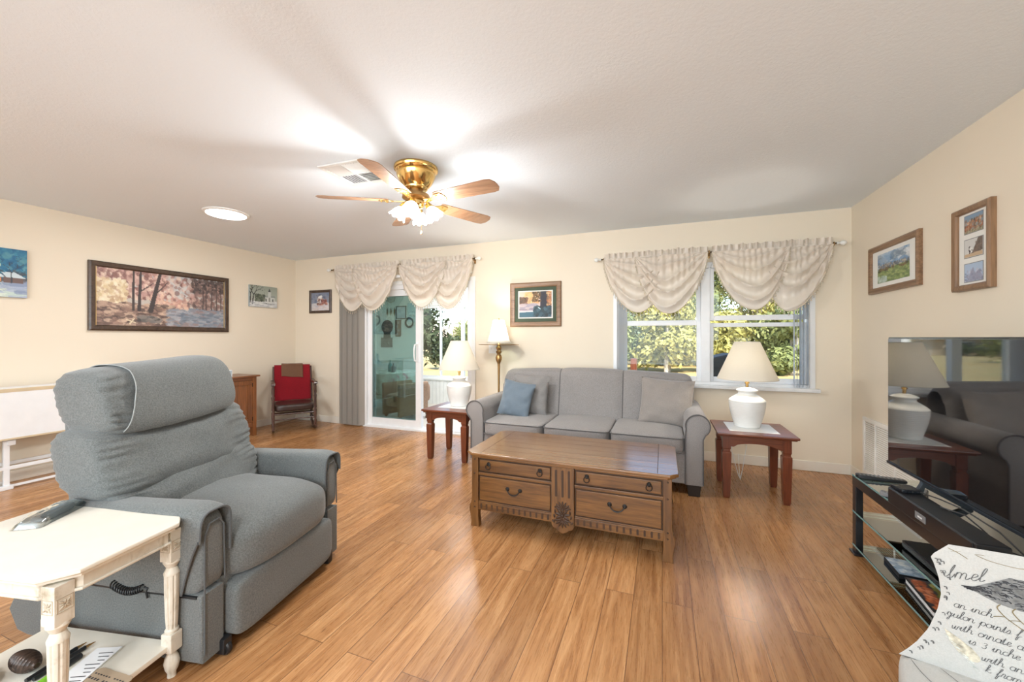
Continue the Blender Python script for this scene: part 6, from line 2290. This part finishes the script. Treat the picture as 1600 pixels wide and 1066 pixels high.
M['bark'] = plain('pale_bark', (.42, .36, .29), .9, var=.3, scale=6)
M['bark_dark'] = plain('dark_bark', (.10, .075, .06), .9, var=.3, scale=6)
def crown_mesh(blobs, n, size, seed, asp=.55):
    rr = random.Random(seed)
    bm = nb()
    tot = sum(b[3] ** 2 for b in blobs)
    for bx, by, bz, br, sq in blobs:
        t2 = nb()
        bmesh.ops.create_icosphere(t2, subdivisions=2, radius=br * .42)
        for v in t2.verts:
            d = v.co.normalized()
            v.co = Vector((bx, by, bz)) + Vector((v.co.x, v.co.y, v.co.z * sq)) * (1 + .5 * noise.noise(d * 2.6 + Vector((seed, bx, bz))))
            v.co.z = max(.02, v.co.z)
        merge(bm, t2)
        for _ in range(int(n * br ** 2 / tot)):
            d = Vector((rr.gauss(0, 1), rr.gauss(0, 1), rr.gauss(0, 1))).normalized()
            q = br * (.40 + .68 * rr.random()) * (1 + .25 * noise.noise(d * 2.2 + Vector((seed, bx, bz))))
            p = Vector((bx + d.x * q, by + d.y * q, max(.05, bz + d.z * q * sq)))
            nrm = (d + Vector((rr.gauss(0, .5), rr.gauss(0, .5), rr.gauss(0, .5)))).normalized()
            a = nrm.orthogonal().normalized()
            a = (Matrix.Rotation(rr.random() * 6.28, 3, nrm) @ a)
            b = nrm.cross(a)
            s = size * rr.uniform(.6, 1.3)
            try:
                bm.faces.new([bm.verts.new(p + a * s * x + b * s * asp * y) for x, y in ((-.5, 0), (-.1, -.45), (.5, 0), (-.1, .45))])
            except ValueError:
                pass
    return bm
def plant(name, label, cat, loc, blobs, n, size, leafm, trunk, barkm, seed, group=None):
    t = thing(name, label, cat, loc, 0, group)
    finish('crown', crown_mesh(blobs, n, size, seed), leafm, t, angle=180)
    for pts, r in trunk:
        bm = nb(); tube(bm, pts, r, 8); finish('trunk', bm, barkm, t)
    return t
TR = random.Random(5)
def blobs_for(h, w, k, seed, low=.4):
    r = random.Random(seed)
    out = []
    for _ in range(k):
        z = h * (low + (1 - low) * r.random() * .9)
        s = w * (.28 + .22 * r.random())
        a = r.random() * 6.28
        d = w * .55 * r.random() ** .6 * (1 - .5 * max(0, z / h - .5))
        out.append((d * math.cos(a), d * math.sin(a), z, s, .8))
    return out
GARDEN = 'trees and bushes beyond the lawn'
spec = [  # x, y, height, spread, leaf, low, label
    (-2.3, 20.0, 2.8, 1.75, 'leaf_green', .05, 'low green bush at the dark red post in the right window view'),
    (.15, 19.6, 3.2, 1.75, 'leaf_olive', .12, 'low sunlit bush in the middle of the left sash'),
    (2.55, 20.2, 2.6, 1.75, 'leaf_olive', .12, 'low sunlit bush just right of the window mullion'),
    (5.0, 19.8, 2.9, 1.75, 'leaf_green', .12, 'low green bush to the right of the lamp shade'),
    (-3.3, 25, 5.4, 2.7, 'leaf_blue', .25, 'grey-green tree behind the bush at the dark red post'),
    (.6, 25.6, 5.0, 2.7, 'leaf_olive', .2, 'yellow-green tree at the right of the left sash'),
    (4.5, 25, 6.8, 2.7, 'leaf_olive', .2, 'tall yellow-green tree above the right lamp shade'),
    (8.4, 25.4, 6.4, 2.7, 'leaf_green', .2, 'tall green tree seen past the right window blind'),
    (-1.4, 31.5, 5.2, 3.6, 'leaf_olive', .2, 'pale tree in the back row behind the left sash'),
    (3.3, 31, 8.6, 3.6, 'leaf_green', .2, 'tall back-row tree right of the window mullion'),
    (8.2, 31.5, 9.0, 3.6, 'leaf_olive', .2, 'tallest back-row tree at the right side of the window'),
]
for i, (x, y, hh, ww, lm, low, lab) in enumerate(spec):
    z = slope(y)
    r = random.Random(100 + i)
    trunks = []
    for k in range(2 if hh < 4 else 3):
        dx, dy = r.uniform(-.5, .5) * ww * .4, r.uniform(-.4, .1)
        trunks.append(([(dx * .3, dy, 0), (dx * .6, dy, hh * .3), (dx, dy, hh * .75)], [.11, .09, .04]))
    plant('tree' if hh > 3.5 else 'bush', lab, 'tree' if hh > 3.5 else 'bush', (x, y, z), blobs_for(hh, ww, 22 if hh > 3.5 else 14, 50 + i, .06), 8000 if hh > 3.5 else 6000, .25, lm, trunks, 'bark', 200 + i, GARDEN)
# magnolia close to the sunroom
plant('magnolia_tree', 'dark glossy-leaved magnolia just outside the sunroom windows', 'tree', (-6.55, 9.2, slope(9.2)),
      [(-.3, 0, 1.0, .75, .9), (.1, .2, 1.9, .85, .8), (-.6, .1, 2.4, .9, .8), (.5, .1, 1.35, .55, .8), (.8, .2, 3.0, .5, .5), (1.6, .3, 3.15, .45, .4), (2.4, .3, 3.2, .4, .4), (-.1, 0, 3.0, .8, .6)],
      5200, .17, 'leaf_dark', [([(0, 0, 0), (.05, 0, 1.0), (-.05, .1, 2.4)], [.09, .08, .05]), ([(.05, 0, 1.5), (.7, .2, 2.5), (2.3, .3, 3.0)], [.05, .04, .02])], 'bark_dark', 31)
plant('bush', 'dark bush standing beside the far house through the open door', 'bush', (-9.8, 16.5, slope(16.5)), [(0, 0, .8, .8, .9), (.4, 0, 1.2, .6, .8), (-.5, .1, .7, .6, .8)], 1500, .2, 'leaf_dark', [([(0, 0, 0), (0, 0, .8)], [.06, .04])], 'bark_dark', 41)
plant('tree', 'small green tree to the right of the far house through the open door', 'tree', (-22.5, 42, slope(42)), [(0, 0, 2.0, 1.5, 1.3), (.2, 0, 3.0, 1.2, 1.2)], 1500, .3, 'leaf_green', [([(0, 0, 0), (0, 0, 2)], [.15, .1])], 'bark_dark', 43)
# line of low hedges on the far side of the lawn
for i, x in enumerate((-62, -54, -46, -38)):
    plant('bush', ['leftmost low far bush beyond the lawn', 'second low far bush beyond the lawn, left of the house', 'low far bush beyond the lawn in front of the house', 'low far bush beyond the lawn right of the house'][i], 'bush', (x, 72, slope(72)), [(k * 1.4 - 2.8, 0, .9, 1.3, .8) for k in range(5)], 1200, .4, 'leaf_dark', [([(0, 0, 0), (0, 0, .9)], [.1, .08])], 'bark_dark', 60 + i, 'far bushes beyond the lawn')
# far house
h = thing('house', 'tan far house with a brown hip roof beyond the lawn', 'house', (-44, 78, slope(78)))
bm = nb(); box(bm, -9, 9, -4, 4, -.3, 2.6); finish('wall', bm, 'kraft', h)
bm = nb()
v = [bm.verts.new(p) for p in ((-9.8, -4.8, 2.5), (9.8, -4.8, 2.5), (9.8, 4.8, 2.5), (-9.8, 4.8, 2.5), (-5.5, 0, 5.0), (5.5, 0, 5.0))]
for q in ((0, 1, 5, 4), (1, 2, 5), (2, 3, 4, 5), (3, 0, 4), (3, 2, 1, 0)):
    bm.faces.new([v[k] for k in q])
M['roof'] = plain('tan_shingle_roof', (.40, .30, .23), .9, var=.15, scale=3)
finish('roof', bm, 'roof', h, angle=10)
for x in (-6, -1.5, 3, 6.5):
    bm = nb(); box(bm, x - .7, x + .7, -4.05, -3.98, .9, 2.1); fr = finish('window', bm, 'white', h)
    bm = nb(); box(bm, x - .6, x + .6, -4.08, -4.04, 1.0, 2.0); finish('pane', bm, 'black_gloss', fr)
h = thing('house', 'white neighbouring house half hidden by trees at the left of the window', 'house', (-6.4, 40, slope(40)))
h.scale = (1.2, 1.2, 1.2)
bm = nb(); box(bm, -2.6, 3.4, -3, 3, -.3, 2.3); finish('wall', bm, 'siding', h)
bm = nb(); prism(bm, [(-3.3, 2.2), (3.3, 2.2), (0, 3.4)], 'X', -3, 3.8); finish('roof', bm, 'grey_plastic', h, angle=10)
bm = nb(); box(bm, 1.2, 2.2, -3.05, -2.98, .8, 1.9); fr = finish('window', bm, 'white', h)
bm = nb(); box(bm, 1.3, 2.1, -3.08, -3.04, .9, 1.8); finish('pane', bm, 'black_gloss', fr)
# covered grill and post close to the house
g = thing('covered_grill', 'black covered barbecue grill outside the window behind the lamp', 'grill', (.86, 5.75, -.12))
bm = nb()
sec = [(-.40, .16), (-.40, .80), (-.34, .86), (-.27, 1.12), (-.10, 1.165), (.10, 1.165), (.27, 1.12), (.34, .86), (.40, .80), (.40, .16)]
prism(bm, sec, 'Y', -.26, .26, bev=.03, seg=3)
M['cover'] = plain('black_grill_cover', (.018, .019, .021), .6, var=.3, scale=9)
finish('cover', bm, 'cover', g)
for sx in (-1, 1):
    for y in (-.2, .2):
        bm = nb(); box(bm, sx * .34 - .02, sx * .34 + .02, y - .02, y + .02, 0, .2); finish('leg', bm, 'black', g)
bm = nb(); box(bm, -.055, .055, -.055, .055, 0, 1.0, bev=.008); o = finish('garden_post', bm, 'cherry_z'); o.location = (-.49, 7.5, slope(7.5)); tag(o, 'dark red wooden post on the lawn at the left sash', 'post')
